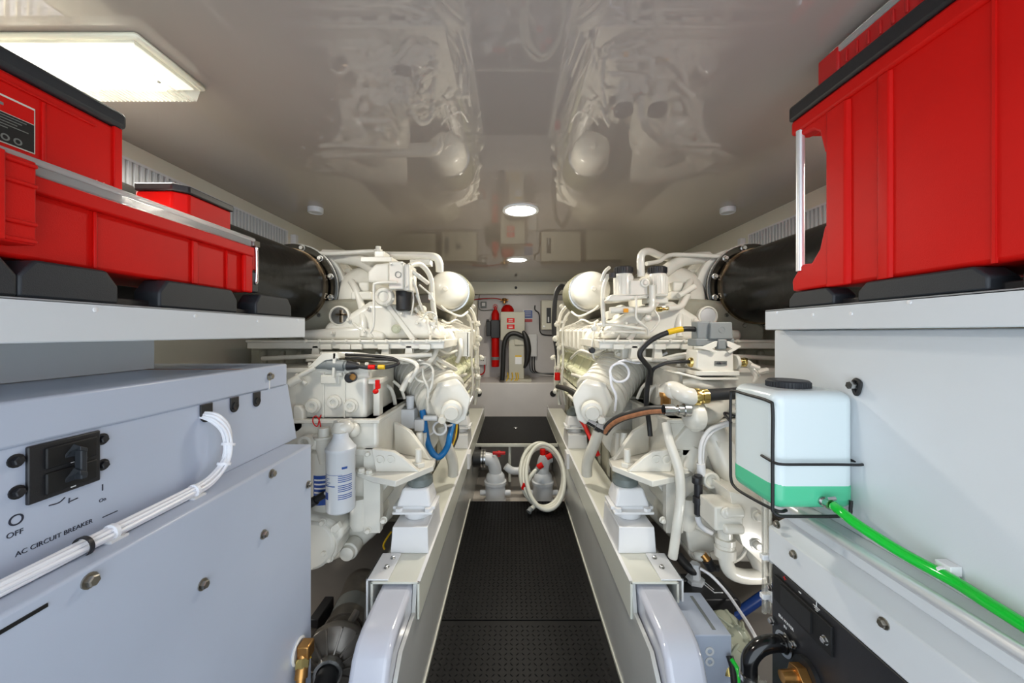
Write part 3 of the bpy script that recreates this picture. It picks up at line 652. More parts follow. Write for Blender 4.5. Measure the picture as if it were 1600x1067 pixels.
    bolts(g, circ(p1+d*.018, d, .096, 8), d, .007); cp = bd(g, R, 'pump_cap', 'engine', .001)
    g = G(); c = W(930, 622, 1.66); 
    g.prism([c+Vector(v) for v in ((-.085, 0, .03), (-.04, 0, .095), (.05, 0, .075), (.085, 0, .0), (.06, 0, -.07), (-.02, 0, -.095), (-.06, 0, -.07))], d*.045); bd(g, R, 'pump_body', 'engine', .012, segs=3)
    g = G(); c = W(924, 640, 1.62); g.lathe(c, (-.1, -1, -.2), [(0, .045), (.03, .045), (.035, .03), (.045, .03)], 24); c2 = W(938, 652, 1.60); g.lathe(c2, (0, -1, -.3), [(0, .02), (.03, .018)], 6); bd(g, R, 'pump_outlet', 'engine', .002)
    # white cable with its loop over the drum
    lc = W(968, 582, 1.62); g = G(); g.tube([lc+Vector((math.cos(a)*.041, .004*math.sin(3*a), math.sin(a)*.041)) for a in [k*math.pi/8 for k in range(16)]], .0055, 8, closed=True)
    g.tube([lc+Vector((-.041, -.005, .0)), lc+Vector((-.038, -.01, -.05)), lc+Vector((-.02, -.015, -.10)), lc+Vector((-.015, .02, -.17))], .0055, 8)
    g.tube([lc+Vector((-.03, 0, .03)), lc+Vector((.02, .01, .052)), lc+Vector((.09, .02, .04)), lc+Vector((.16, .03, .055)), lc+Vector((.22, .03, .085))], .0055, 8)
    bd(g, R, 'coiled_cable', 'cable' if side > 0 else 'engine', 0)
    for px in range(478, 690, 21):
        q = W(px, 533, 1.592); bd(bolts(G(), [q], FWD, .0065, .009), L, 'flange_bolt', 'engine', 0)
    for px, py, Y in ((545, 500, 1.66), (575, 482, 1.66), (628, 490, 1.66), (652, 505, 1.66), (672, 520, 1.66), (560, 522, 1.66), (520, 520, 1.64)):
        bd(bolts(G(), [W(px, py, Y-.004)], FWD, .0075, .012), L, 'housing_bolt', 'engine', 0)
    for pts, r in (([(690, 500, 1.95), (700, 505, 1.98), (712, 500, 2.1), (722, 505, 2.2)], .006), ([(684, 545, 1.75), (700, 552, 1.85), (718, 548, 2.0), (730, 560, 2.2)], .007), ([(700, 600, 1.9), (715, 590, 2.0), (728, 585, 2.2)], .010),
                   ([(708, 640, 1.9), (720, 630, 2.1), (732, 618, 2.3)], .009), ([(600, 600, 1.7), (612, 610, 1.7), (618, 640, 1.72), (612, 668, 1.74)], .009), ([(614, 595, 1.68), (625, 605, 1.7), (632, 622, 1.74)], .007)):
        g = G(); g.tube([W(*p) for p in pts], r, 10); bd(g, L, 'small_line', 'engine', 0)
    # --- gearbox (left measures)
    a = W(476, 577, 1.45); b = W(572, 655, 1.45)
    g = G(); g.box(-.98, b.x, 1.45, 1.80, b.z, a.z); gb = bd(g, L, 'gearbox_top', 'engine', .012, segs=3)
    g = G(); g.box(-1.0, b.x+.012, 1.438, 1.80, a.z-.012, a.z+.006); bolts(g, [W(x, 577, 1.445)+Vector((0, .02, .01)) for x in (480, 505, 530, 556, 570)], (0, 0, 1), .008, .012); bd(g, L, 'gearbox_lid', 'engine', .003)
    g = G()
    for px in (505, 538): q = W(px, 0, 1.444); g.box(q.x-.003, q.x+.003, 1.444, 1.452, b.z, a.z-.01)
    bd(g, L, 'casting_seam', 'engine', .001)
    for px, py, r in ((490, 634, .024), (523, 628, .022), (549, 634, .022)):
        g = G(); c = W(px, py, 1.447); g.lathe(c, FWD, [(0, r*1.25), (.004, r*1.25), (.01, r), (.018, r), (.018, r*.55), (.008, r*.5), (.008, 0)], 28, caps=False); bd(g, L, 'bearing_plug', 'engine', .001)
    a = W(470, 655, 1.42); b = W(600, 700, 1.42)
    x1_ = W(590, 0, 1.42).x
    g = G(); g.box(-1.0, x1_, 1.42, 1.86, a.z-.36, a.z); bd(g, L, 'gearbox_case', 'engine', .014, segs=3)
    g = G(); g.box(-1.0, x1_+.010, 1.41, 1.86, a.z-.014, a.z); g.box(x1_-.045, x1_+.018, 1.395, 1.43, W(0, 832, 1.4).z, W(0, 702, 1.4).z); g.box(x1_-.09, x1_+.01, 1.40, 1.42, W(0, 712, 1.4).z, W(0, 702, 1.4).z)
    bolts(g, [W(576, 708, 1.40), W(576, 828, 1.395), W(600, 812, 1.395)], FWD, .010, .014); bd(g, L, 'case_flange', 'engine', .004)
    g = G(); g.prism([W(x, y, 1.50) for x, y in ((440, 790), (578, 790), (596, 800), (585, 838), (560, 862), (520, 880), (440, 884))], (0, .40, 0)); bd(g, L, 'gearbox_sump', 'engine', .03, segs=4)
    g = G(); g.prism([W(x, y, 1.62) for x, y in ((560, 700), (640, 700), (646, 745), (610, 812), (575, 850), (540, 850))], (0, .40, 0)); bd(g, L, 'clutch_housing', 'engine', .03, segs=3)
    g = G(); c = W(562, 800, 1.42); g.lathe(c+Vector((0, 0, .06)), (0, 0, -1), [(0, .036), (.10, .036), (.12, .03), (.125, .0)], 24); bd(g, L, 'drain_cup', 'engine', 0)
    g = G(); c = W(543, 864, 1.43); g.lathe(c+Vector((0, .06, 0)), FWD, [(0, .034), (.05, .034), (.055, .028), (.07, .026), (.075, .012)], 24); bd(g, L, 'drain_plug', 'engine', .001)
    # --- mounting foot
    z = .735
    g = G(); pl = [(-.50, 1.33), (-.405, 1.29), (-.305, 1.44), (-.312, 1.52), (-.424, 1.64), (-.55, 1.66), (-.60, 1.40)]
    g.prism([(x, y, z-.022) for x, y in pl], (0, 0, .022)); ft = bd(g, L, 'mounting_foot', 'engine', .003)
    g = G(); g.prism([(-.505, 1.375, z), (-.345, 1.375, z), (-.405, 1.375, z+.052), (-.44, 1.375, z+.075), (-.52, 1.375, z+.085)], (0, .02, 0)); bd(g, L, 'foot_gusset', 'engine', .003); g = G(); g.prism([(-.505, 1.60, z), (-.33, 1.50, z), (-.43, 1.56, z+.10), (-.51, 1.60, z+.13)], (.005, .022, 0)); bd(g, L, 'foot_gusset', 'engine', .003)
    for px, py in ((604, 708), (616, 717)):
        g = G(); c = Vector((-.505+(px-600)*.004, 1.373, z+.045)) if px < 610 else Vector((-.45, 1.374, z+.045)); g.ring(c, FWD, .017, .010, .003, 20); bd(g, L, 'lifting_eye', 'engine', 0)
    g = G(); g.cyl((-.360, 1.43, z), (-.360, 1.43, z+.068), .013); g.lathe((-.360, 1.43, z), (0, 0, 1), [(0, .026), (.018, .026)], 6); bd(g, L, 'mount_stud', 'engine', .002)
    g = G(); bolts(g, [(-.52, 1.352, z+.0), (-.555, 1.372, z+.0)], (0, 0, 1), .012, .012); bd(g, L, 'foot_bolt', 'engine', 0)
    g = G(); g.prism([(-.60, 1.45, z-.022), (-.44, 1.45, z-.022), (-.50, 1.45, z-.10), (-.56, 1.45, z-.17), (-.60, 1.45, z-.17)], (0, .03, 0)); bd(g, L, 'foot_web', 'engine', .004)
    # --- front sensors bracket area common: cable tray behind
    g = G(); g.tube([W(1000, 560, 1.62), W(1035, 563, 1.60), W(1070, 557, 1.55), W(1120, 556, 1.56), W(1220, 560, 1.6)], .010, 10); g.tube([W(1000, 566, 1.63), W(1035, 560, 1.60), W(1070, 553, 1.57), W(1130, 552, 1.56)], .007, 8)
    bd(g, R, 'conduit', 'engine', 0)
    # --- side wiring bundle along the walkway face
    for k, (x0, Y, r) in enumerate(((872, 3.0, .013), (879, 2.9, .010), (868, 3.15, .009))):
        g = G(); pts = [W(x0+14-k*3, 478+k*9, Y), W(x0+4, 492+k*6, Y), W(x0, 520, Y), W(x0+1, 560, Y), W(x0-1, 600, Y), W(x0+2+k*3, 632, Y)]
        g.tube(pts, r, 10)
        for py in (505, 540, 577, 610): c = W(x0, py, Y); g.ring(c, (0, 0, 1), r*1.5, r*.9, .02, 12)
        bd(g, R, 'wire_loom', 'engine', 0)
    for px, py, r in ((868, 508, 5), (866, 530, 6), (862, 560, 5), (870, 575, 5), (884, 548, 4), (868, 590, 6), (876, 480, 5), (882, 500, 4), (872, 545, 5), (866, 612, 5)):
        g = G(); c = W(px, py, 2.95); rr_ = r/580*2.95*.75; g.lathe(c-Vector((0, .03, 0)), (.4, 1, .3), [(0, rr_*.5), (.01, rr_), (.03, rr_), (.032, rr_*.7), (.06, rr_*.7)], 10)
        bd(g, R, 'pipe_fitting', 'engine', .001)
    # starter region / lower hoses
    g = G(); g.tube([W(938, 664, 1.85), W(930, 690, 1.88), W(918, 720, 1.95), W(917, 742, 1.97)], .028, 16); bd(g, R, 'drain_hose', 'engine', 0)
    g = G(); g.tube([W(975, 676, 1.60), W(974, 700, 1.60), W(976, 735, 1.62)], .014, 12); g.tube([W(966, 676, 1.72), W(965, 700, 1.72), W(966, 735, 1.75)], .014, 12); bd(g, R, 'breather_pipe', 'engine', 0)
    # small details sprinkled on castings
    g = G()
    rnd = random.Random(5)
    for k in range(26):
        px = 955+rnd.random()*75; py = 480+rnd.random()*55; c = W(px, py, 1.80+rnd.random()*.08); q = .008+rnd.random()*.012
        if k % 2: g.lathe(c, FWD, [(0, q*1.3), (.06, q*1.3), (.066, q), (.085, q)], 12)
        else: g.box(c.x-q, c.x+q*1.6, c.y, c.y+.08, c.z-q, c.z+q)
    bd(g, R, 'fitting_cluster', 'engine', .003)
    return t, bd
EL, bdL = engine(-1)
ER, bdR = engine(1)
# =================== left engine's own parts
def l(g, name, m='engine', bev=.003, par=None, **k): return g.build(name, m, par or EL, bev=bev, **k)
# coolant thermostat box
g = G(); g.prism([W(x, y, 1.60) for x, y in ((574, 424), (586, 412), (608, 410), (608, 443), (574, 441))], (0, .10, 0)); l(g, 'thermostat_housing', bev=.01, segs=3)
g = G(); g.pbox(607, 408, 630, 452, 1.575, 1.70); g.pbox(630, 412, 640, 454, 1.59, 1.71); k_ = l(g, 'thermostat_cover', bev=.006)
g = G(); g.ring(W(622, 429, 1.573), FWD, .0135, .011, .002, 24); l(g, 'ring_mark', 'labelgrey', 0, k_)
for q_ in (W(611, 413, 1.575), W(628, 411, 1.575), W(635, 447, 1.589)): l(bolts(G(), [q_], FWD, .005), 'cover_bolt', bev=0)
g = G(); g.tube([W(620, 441, 1.56), W(600, 441, 1.56), W(587, 443, 1.56), W(584, 450, 1.56), W(584, 505, 1.56), W(578, 520, 1.57)], .0055, 10); l(g, 'thin_pipe', bev=0)
g = G(); g.lathe(W(602, 464, 1.64), FWD, [(0, .042), (.02, .042), (.03, .036), (.03, .025), (.022, .02), (.022, 0)], 32, caps=False); bolts(g, circ(W(602, 464, 1.62), FWD, .037, 6), FWD, .004, .006); l(g, 'sight_plug', 'brassg' if 0 else 'engine', .001)
g = G(); g.lathe(W(631, 468, 1.66)+Vector((0, 0, -.05)), (0, 0, 1), [(0, .028), (.005, .033), (.09, .035), (.10, .033)], 28); l(g, 'rubber_bellows', 'rubber', 0, label='black rubber bellows')
g = G(); g.ring(W(620, 468, 1.64), (.4, 1, 0), .001, .0005, .001)
# top pipes
g = G(); g.tube([W(505, 396, 1.85), W(540, 397, 1.85), W(600, 399, 1.85), W(660, 400, 1.85), W(680, 402, 1.85), W(686, 410, 1.86), W(687, 424, 1.88)], .020, 14); l(g, 'coolant_pipe', bev=0)
g = G(); g.tube([W(470, 395, 1.80), W(520, 396, 1.78), W(575, 393, 1.78), W(590, 394, 1.78)], .011, 10); g.lathe(W(591, 400, 1.76), (0, 0, 1), [(0, .02), (.03, .02), (.032, .013), (.045, .013)], 8); l(g, 'air_line', bev=0)
g = G(); g.pbox(563, 401, 612, 409, 1.66, 1.80); g.pbox(585, 392, 600, 404, 1.68, 1.76); g.pbox(640, 405, 672, 414, 1.84, 1.9); l(g, 'top_bracket', bev=.003)
# hoses right of the box
for pts, r in (([(640, 415, 1.64), (655, 412, 1.70), (668, 424, 1.74), (674, 440, 1.76), (676, 470, 1.76), (680, 500, 1.74), (684, 530, 1.72), (680, 552, 1.68), (666, 570, 1.64), (640, 588, 1.60), (628, 610, 1.60)], .0125),
               ([(641, 422, 1.64), (655, 432, 1.66), (668, 442, 1.72)], .010), ([(641, 432, 1.64), (650, 450, 1.65), (655, 470, 1.66), (662, 485, 1.7)], .006),
               ([(644, 450, 1.66), (646, 470, 1.65), (643, 490, 1.66), (640, 500, 1.7)], .004), ([(650, 460, 1.66), (660, 485, 1.68), (668, 492, 1.7)], .004), ([(655, 445, 1.66), (672, 460, 1.7), (678, 472, 1.7)], .004),
               ([(660, 500, 1.68), (668, 488, 1.66), (680, 492, 1.68), (683, 510, 1.7)], .004), ([(668, 500, 1.68), (672, 520, 1.66), (670, 545, 1.66), (655, 553, 1.64), (640, 557, 1.62)], .006),
               ([(600, 557, 1.56), (630, 561, 1.56), (645, 565, 1.55), (652, 572, 1.54), (650, 580, 1.53), (640, 596, 1.54)], .009), ([(560, 556, 1.57), (600, 557, 1.56), (640, 556, 1.58), (674, 554, 1.62)], .010),
               ([(660, 575, 1.60), (662, 590, 1.6), (668, 605, 1.6), (669, 622, 1.6)], .0055), ([(682, 560, 1.7), (700, 570, 1.8), (712, 577, 1.9)], .011), ([(679, 566, 1.7), (694, 577, 1.8), (706, 583, 1.9)], .008)):
    g = G(); g.tube([W(*p) for p in pts], r, 10); l(g, 'painted_hose', bev=0)
for q_ in ((669, 456, 675, 468, 1.70, 1.73), (668, 503, 680, 513, 1.68, 1.72), (688, 522, 695, 533, 1.8, 1.83)): l(G().pbox(*q_), 'connector', bev=.002)
g = G()
rnd = random.Random(11)
for k in range(14):
    c = W(648+rnd.random()*32, 480+rnd.random()*35, 1.72+rnd.random()*.05); q = .006+rnd.random()*.01; g.lathe(c, (rnd.random()-.5, -1, rnd.random()-.5), [(0, q), (.03, q), (.033, q*.7), (.05, q*.7)], 8)
l(g, 'valve_fitting', bev=.001)
# angle plate with pipe
g = G(); g.pbox(711, 518, 732, 557, 2.0, 2.02); g.pbox(729, 519, 734, 558, 2.0, 2.10); k_ = l(g, 'cover_plate', bev=.003)
g = G(); g.ring(W(719, 531, 1.998), FWD, .017, .011, .008, 20); g.tube([W(719, 531, 1.995), W(720, 540, 1.96), W(719, 552, 1.96), W(714, 566, 1.97)], .012, 12); l(g, 'stub_pipe', bev=0)
# flange gauge (chrome looking plug beside the exhaust flange)
g = G(); c = W(533, 494, 1.68); g.lathe(c, FWD, [(0, .046), (.02, .046), (.024, .040), (.016, .038)], 32); k_ = l(g, 'inspection_port', bev=0)
g = G(); g.lathe(c-Vector((0, .016, 0)), FWD, [(0, .038), (.004, .036), (.005, .0)], 28); l(g, 'port_window', 'steel', 0, k_)
g = G(); g.pbox(524, 490, 542, 493, 1.652, 1.66); g.pbox(530, 484, 534, 504, 1.652, 1.66); l(g, 'port_bar', 'bronze', .001, k_)
g = G(); g.tube([c+Vector((.046, 0, -.02)), W(560, 512, 1.64), W(575, 517, 1.64), W(582, 527, 1.64)], .007, 8); g.tube([W(563, 508, 1.64), W(570, 519, 1.63)], .006, 8); l(g, 'sensor_lead', bev=0)
g = G(); g.lathe(W(619, 514, 1.635), FWD, [(0, .020), (.006, .020), (.010, .013), (.016, .013)], 20); l(g, 'yellow_plug', 'filter', .001, label='pale yellow plug')
# selector bracket on the gearbox top
g = G(); g.prism([W(x, y, 1.42) for x, y in ((489, 566), (503, 552), (527, 551), (529, 560), (508, 563), (484, 580), (476, 579))], (0, .02, 0)); g.prism([W(x, y, 1.42) for x, y in ((520, 551), (525, 551), (522, 590), (518, 590))], (0, .03, 0)); l(g, 'sensor_bracket', bev=.002)
g = G(); g.cyl(W(452, 596, 1.40), W(492, 574, 1.42), .009, n=10); g.cyl(W(452, 600, 1.40), W(470, 590, 1.41), .015, n=10); g.cyl(W(462, 585, 1.42), W(478, 600, 1.42), .008, n=10); l(g, 'fittings', bev=0)
g = G(); g.cyl(W(492, 570, 1.44), W(513, 569, 1.44), .016, .020, 14); g.cyl(W(513, 569, 1.44), W(539, 571, 1.44), .022, n=14); g.cyl(W(539, 571, 1.44), W(545, 571, 1.44), .016, n=14); l(g, 'plug_housing', 'greyp', .001, label='grey cable plug')
g = G(); g.cyl(W(543, 571, 1.43), W(560, 572, 1.43), .020, .012, 14); l(g, 'plug_boot', 'blackp', .001)
g = G(); g.lathe(W(551, 589, 1.42), FWD, [(0, .019), (.03, .019), (.034, .014)], 20); k_ = l(g, 'solenoid', 'blackp', .001, label='black round solenoid'); g = G(); g.lathe(W(551, 589, 1.385), FWD, [(0, .012), (.002, .010), (.0025, 0)], 16); l(g, 'solenoid_face', 'brass', 0, k_)
g = G(); g.pbox(500, 586, 530, 600, 1.44, 1.55); g.cyl(W(555, 585, 1.46), W(578, 583, 1.46), .022, .018, 16); g.cyl(W(523, 585, 1.45), W(536, 583, 1.45), .014); l(g, 'valve_block', bev=.004)
g = G(); g.pbox(583, 596, 593, 650, 1.48, 1.52); g.pbox(575, 592, 594, 600, 1.46, 1.55); l(g, 'side_lug', bev=.003)
g = G(); g.lathe(W(588, 611, 1.455), FWD, [(0, .010), (.012, .010), (.02, .006)], 12); g.box(W(586, 0, 1.45).x, W(592, 0, 1.45).x, 1.45, 1.47, W(0, 608, 1.45).z, W(0, 594, 1.45).z); l(g, 'red_cap', 'red', .001, label='small red plastic cap')
# oil filter
fcx = W(531.5, 0, 1.33)
def zf(py): return W(0, py, 1.33).z
g = G(); r = .049
g.lathe((fcx.x, 1.335, zf(797)), (0, 0, 1), [(0, r*.9), (.006, r), (zf(706)-zf(797), r), (zf(704)-zf(797), r*1.06), (zf(699)-zf(797), r*1.06), (zf(697)-zf(797), r*.95), (zf(684)-zf(797), r*.55), (zf(676)-zf(797), r*.5)], 40)
flt = l(g, 'oil_filter', 'pipewhite', 0)
def fl_(u0, u1, py0, py1, m, nm='print'):
    g = G(); pts = []
    n = 6
    for i in range(n+1):
        a = math.radians(u0+(u1-u0)*i/n); pts.append((fcx.x+math.sin(a)*(r+.0004), 1.335-math.cos(a)*(r+.0004)))
    z0, z1 = zf(py1), zf(py0)
    vs = [(x, y, z) for z in (z0, z1) for x, y in pts]; g.add(vs, [(i, i+1, n+2+i, n+1+i) for i in range(n)])
    return g
g = G()
for i in range(13):
    py = 737+i*2.9
    if i in (4, 9): continue
    h = fl_(14, 72, py, py+1.3, '') ; g.add(h.v, h.f)
for i in range(6):
    py = 738+i*3; h = fl_(-62, -22+(i*37 % 23)-14, py, py+1.0, ''); g.add(h.v, h.f)
h = fl_(-60, 30, 735.5, 736.2, ''); g.add(h.v, h.f); h = fl_(-60, 2, 752, 753.6, ''); g.add(h.v, h.f); h = fl_(28, 50, 724, 727.5, ''); g.add(h.v, h.f)
l(g, 'print', 'labelblue', 0, flt)
g = fl_(-60, -30, 763, 774, ''); l(g, 'blue_mark', 'bluesign', 0, flt)
g = G(); g.ball(W(536, 668, 1.36), .035, (1.1, 1, .8), 18, 12); g.cyl(W(531, 682, 1.34), W(534, 664, 1.36), .027, .03); g.ball(W(552, 672, 1.40), .026, (1, 1, 1.1), 14, 10); g.cyl(W(525, 664, 1.35), W(548, 660, 1.40), .018); l(g, 'filter_head', bev=0)
g = G(); g.lathe(W(508, 686, 1.40), (0, 0, 1), [(-.09, .02), (-.02, .034), (0, .034), (.008, .04), (.014, .04)], 20); g.cyl(W(506, 682, 1.39), W(506, 668, 1.39), .02); g.ball(W(495, 690, 1.40), .03); g.cyl(W(478, 690, 1.38), W(490, 688, 1.42), .028); g.ring(W(480, 690, 1.37), FWD, .026, .015, .02); l(g, 'strainer', bev=.001)
# second filter with blue label, grey sensor behind cabinet
g = G(); c = W(500, 757, 1.40); g.lathe((c.x, 1.44, W(0, 800, 1.4).z), (0, 0, 1), [(0, .05), (.22, .05), (.24, .03)], 24); f2 = l(g, 'oil_cooler', 'engine', 0)
g = G()
n = 5; vs = []
for z in (W(0, 788, 1.4).z, W(0, 742, 1.4).z):
    for i in range(n+1): a = math.radians(-25+i*15); vs.append((c.x+math.sin(a)*.0505, 1.44-math.cos(a)*.0505, z))
g.add(vs, [(i, i+1, n+2+i, n+1+i) for i in range(n)]); l(g, 'blue_label', 'bluesign', 0, f2)
g = G()
for k in range(5):
    vs = []
    for z in (W(0, 776-k*6.5, 1.4).z, W(0, 773.5-k*6.5, 1.4).z):
        for i in range(n+1): a = math.radians(-20+i*12); vs.append((c.x+math.sin(a)*.051, 1.44-math.cos(a)*.051, z))
    g.add(vs, [(i, i+1, n+2+i, n+1+i) for i in range(n)])
l(g, 'label_lines', 'white', 0, f2)
g = G(); g.cyl(W(486, 785, 1.36), W(508, 772, 1.37), .013, n=12); g.cyl(W(483, 787, 1.36), W(494, 781, 1.36), .017, n=12); l(g, 'level_sensor', 'blackp', .001, label='black level sensor plug'); g = G(); g.cyl(W(506, 773, 1.37), W(514, 767, 1.37), .007, n=10); l(g, 'sensor_tip', 'white', 0)
# pump casting low on the left
g = G(); g.prism([W(x, y, 1.36) for x, y in ((440, 800), (490, 806), (512, 812), (536, 826), (534, 842), (526, 850), (524, 872), (508, 884), (440, 884))], (0, .12, 0)); l(g, 'gear_pump', bev=.016, segs=3)
g = G(); g.lathe(W(488, 850, 1.36), (.1, -1, .1), [(0, .085), (.012, .085), (.02, .075), (.022, 0)], 28); l(g, 'pump_face', 'engine', .002)
g = G(); g.prism([W(x, y, 1.34) for x, y in ((517, 824), (527, 817), (532, 826), (524, 833), (516, 832))], (0, .02, 0)); l(g, 'pump_lug', bev=.002)
for q_ in (W(508, 862, 1.35), W(516, 872, 1.36), W(505, 815, 1.35), W(490, 882, 1.35)): l(bolts(G(), [q_], FWD, .01, .012), 'pump_bolt', bev=0)
# red wire loop
g = G(); g.tube([W(x, y, 1.39) for x, y in ((501, 667), (499, 657), (494, 650), (489, 654), (490, 662), (496, 666), (499, 655), (502, 648))], .0022, 6); l(g, 'red_wire', 'redwire', 0, label='thin red wire loop')
# left wing bracket
g = G(); g.prism([W(x, y, 1.42) for x, y in ((457, 634), (468, 634), (474, 642), (474, 668), (466, 676), (458, 676))], (0, .03, 0)); l(g, 'end_plate', bev=.006)
# =================== right engine's own parts
def r_(g, name, m='engine', bev=.003, par=None, **k): return g.build(name, m, par or ER, bev=bev, **k)
Yd = 1.62
for px, w_ in ((974, 15), (1027, 15)):
    g = G(); c = W(px, 466, Yd+.05); zt_ = W(0, 425, Yd).z; g.lathe((c.x, Yd+.05, c.z), (0, 0, 1), [(0, .036), (.01, .040), (.012, .043), (zt_-c.z-.015, .043), (zt_-c.z, .038)], 32)
    for k in range(16):
        a = k*math.pi/8; g.box(c.x+math.cos(a)*.042-.002, c.x+math.cos(a)*.042+.002, Yd+.05+math.sin(a)*.042-.002, Yd+.05+math.sin(a)*.042+.002, c.z+.015, zt_-.015)
    can = r_(g, 'fuel_filter_can', bev=0)
    g = G(); 
    g.lathe((c.x, Yd+.05, zt_-.002), (0, 0, 1), [(0, .040), (.006, .0405), (.028, .0405), (.033, .035)], 36)
    for k in range(24):
        a = k*math.pi/12; g.cyl((c.x+math.cos(a)*.0405, Yd+.05+math.sin(a)*.0405, zt_+.004), (c.x+math.cos(a)*.0405, Yd+.05+math.sin(a)*.0405, zt_+.026), .0022, n=5)
    r_(g, 'black_cap', 'blackp', 0, can, label='black ribbed filter cap')
g = G(); c = W(957, 434, Yd+.02); g.lathe(c, (0, 0, 1), [(0, .016), (.02, .016), (.022, .012)], 20); r_(g, 'small_cap', 'blackp', 0)
g = G(); g.pbox(985, 438, 1012, 466, Yd, Yd+.09); g.lathe(W(1007, 442, Yd+.003), FWD, [(0, .020), (.010, .020), (.012, .010), (.018, .010)], 24); r_(g, 'filter_bridge', bev=.006)
g = G(); g.prism([W(x, y, Yd-.005) for x, y in ((948, 470), (955, 460), (1044, 458), (1045, 463), (1010, 463), (1000, 467), (962, 471))], (0, .13, 0)); g.pbox(1012, 464, 1045, 474, Yd+.02, Yd+.1); r_(g, 'filter_tray', bev=.008, segs=3)
for pts, rr_ in (([(1002, 432, 1.63), (1001, 405, 1.63), (1005, 395, 1.64), (1015, 393, 1.68), (1030, 399, 1.76), (1045, 404, 1.85)], .0165),
                 ([(1010, 412, 1.68), (1030, 408, 1.72), (1045, 399, 1.76), (1070, 398, 1.78), (1130, 401, 1.80)], .010),
                 ([(953, 485, 1.60), (975, 484, 1.60), (1008, 485, 1.60), (1018, 480, 1.60), (1019, 465, 1.61), (1019, 445, 1.60)], .0145),
                 ([(994, 463, 1.60), (994, 480, 1.58), (994, 497, 1.58), (1003, 506, 1.58), (1012, 514, 1.59), (1013, 524, 1.60)], .0055),
                 ([(1024, 486, 1.60), (1030, 500, 1.59), (1020, 515, 1.59), (1012, 520, 1.6)], .0045),
                 ([(940, 440, 1.72), (945, 425, 1.72), (952, 418, 1.74)], .008), ([(944, 510, 1.68), (942, 480, 1.68), (943, 450, 1.70), (950, 430, 1.72)], .010),
                 ([(935, 508, 1.70), (955, 507, 1.66), (980, 510, 1.64), (1008, 514, 1.62)], .007), ([(945, 518, 1.68), (975, 518, 1.64), (1008, 520, 1.62)], .007), ([(968, 523, 1.66), (962, 535, 1.62), (950, 543, 1.62), (938, 545, 1.66)], .005),
                 ([(930, 505, 1.75), (928, 520, 1.72), (925, 540, 1.7), (928, 560, 1.7)], .005)):
    g = G(); g.tube([W(*p) for p in pts], rr_, 12); r_(g, 'painted_pipe', bev=0)
g = G(); g.pbox(975, 482, 982, 488, 1.575, 1.588); r_(g, 'warning_label', 'orange', 0)
l(G().ball(W(1012, 497, 1.60), .015), 'round_boss', bev=0, par=ER)
g = G(); g.ball(W(985, 513, 1.68), .05, (1, .8, .55), 20, 12); r_(g, 'dome_cover', bev=.003)
g = G(); g.cyl(W(1026, 483, 1.60), W(1034, 483, 1.60), .012, n=6); g.cyl(W(1034, 483, 1.60), W(1044, 482, 1.60), .007, n=10); r_(g, 'union_nut', 'brassg', .001)
g = G(); g.cyl(W(1043, 482, 1.60), W(1060, 480, 1.62), .013, n=12); g.tube([W(1058, 481, 1.62), W(1066, 476, 1.64), W(1074, 462, 1.68)], .014, 12); g.cyl(W(1060, 462, 1.66), W(1085, 448, 1.68), .013, n=12); r_(g, 'elbow_line', bev=0)
g = G(); g.pbox(972, 534, 1010, 562, 1.66, 1.8); g.pbox(936, 506, 972, 545, 1.80, 1.9); r_(g, 'bracket_plate', bev=.006)
g = G(); c = W(924, 547, 1.70); g.lathe(c, FWD, [(0, .014), (.02, .014), (.024, .010)], 18); r_(g, 'rubber_plug', 'blackp', 0, label='black round plug')
g = G()
rnd = random.Random(3)
for k in range(22):
    c = W(928+rnd.random()*42, 510+rnd.random()*38, 1.73+rnd.random()*.06); q = .006+rnd.random()*.011; g.lathe(c, (rnd.random()-.5, -1, rnd.random()-.5), [(0, q), (.03, q), (.033, q*.7), (.05, q*.7)], 8)
r_(g, 'valve_fitting', bev=.001)
g = G(); c = W(1103, 494, 1.68); g.lathe(c, FWD, [(0, .044), (.02, .044), (.024, .038), (.016, .036)], 32); k_ = r_(g, 'inspection_port', bev=0)
g = G(); g.lathe(c-Vector((0, .016, 0)), FWD, [(0, .036), (.004, .034), (.005, .0)], 28); r_(g, 'port_window', 'alum', 0, k_)
# connector box
Yc = 1.36
g = G(); g.prism([W(x, y, Yc) for x, y in ((1090, 547), (1146, 547), (1147, 582), (1103, 584), (1088, 575))], (0, .09, 0)); cb = r_(g, 'connector_box', bev=.005)
g = G(); g.pbox(1088, 580, 1156, 587, Yc-.012, Yc+.12); g.prism([W(x, y, Yc-.01) for x, y in ((1052, 582), (1060, 581), (1098, 590), (1154, 590), (1154, 594), (1096, 594))], (0, .10, 0)); r_(g, 'bracket', par=cb, bev=.002)
g = G(); g.prism([W(x, y, Yc-.004) for x, y in ((1111, 503), (1144, 503), (1146, 530), (1109, 530))], (0, .07, 0)); g.pbox(1090, 502, 1112, 530, Yc+.01, Yc+.06); g.pbox(1088, 529, 1148, 541, Yc+.004, Yc+.075); g.pbox(1122, 530, 1136, 546, Yc-.006, Yc+.02); r_(g, 'grey_hood', 'greyp', .004, par=cb, label='grey plug hood')
g = G(); g.ring(W(1128, 515, Yc-.004), FWD, .012, .010, .001, 20); r_(g, 'embossed_oval', 'greyp', 0, cb)
for s_, px in ((1, 1121), (-1, 1136)):
    g = G(); g.prism([W(px+s_*a, b, Yc-.012) for a, b in ((0, 533), (-3, 533), (-22, 541), (-22 if s_ < 0 else -38, 542), (-12, 548), (-4, 552), (-1, 549), (-8, 545), (-1, 541))], (0, .006, 0)); r_(g, 'latch_lever', bev=.001, par=cb)
g = G(); g.pbox(1117, 564, 1136, 571, Yc-.003, Yc); lb = r_(g, 'id_label', 'labelgrey', 0, cb)
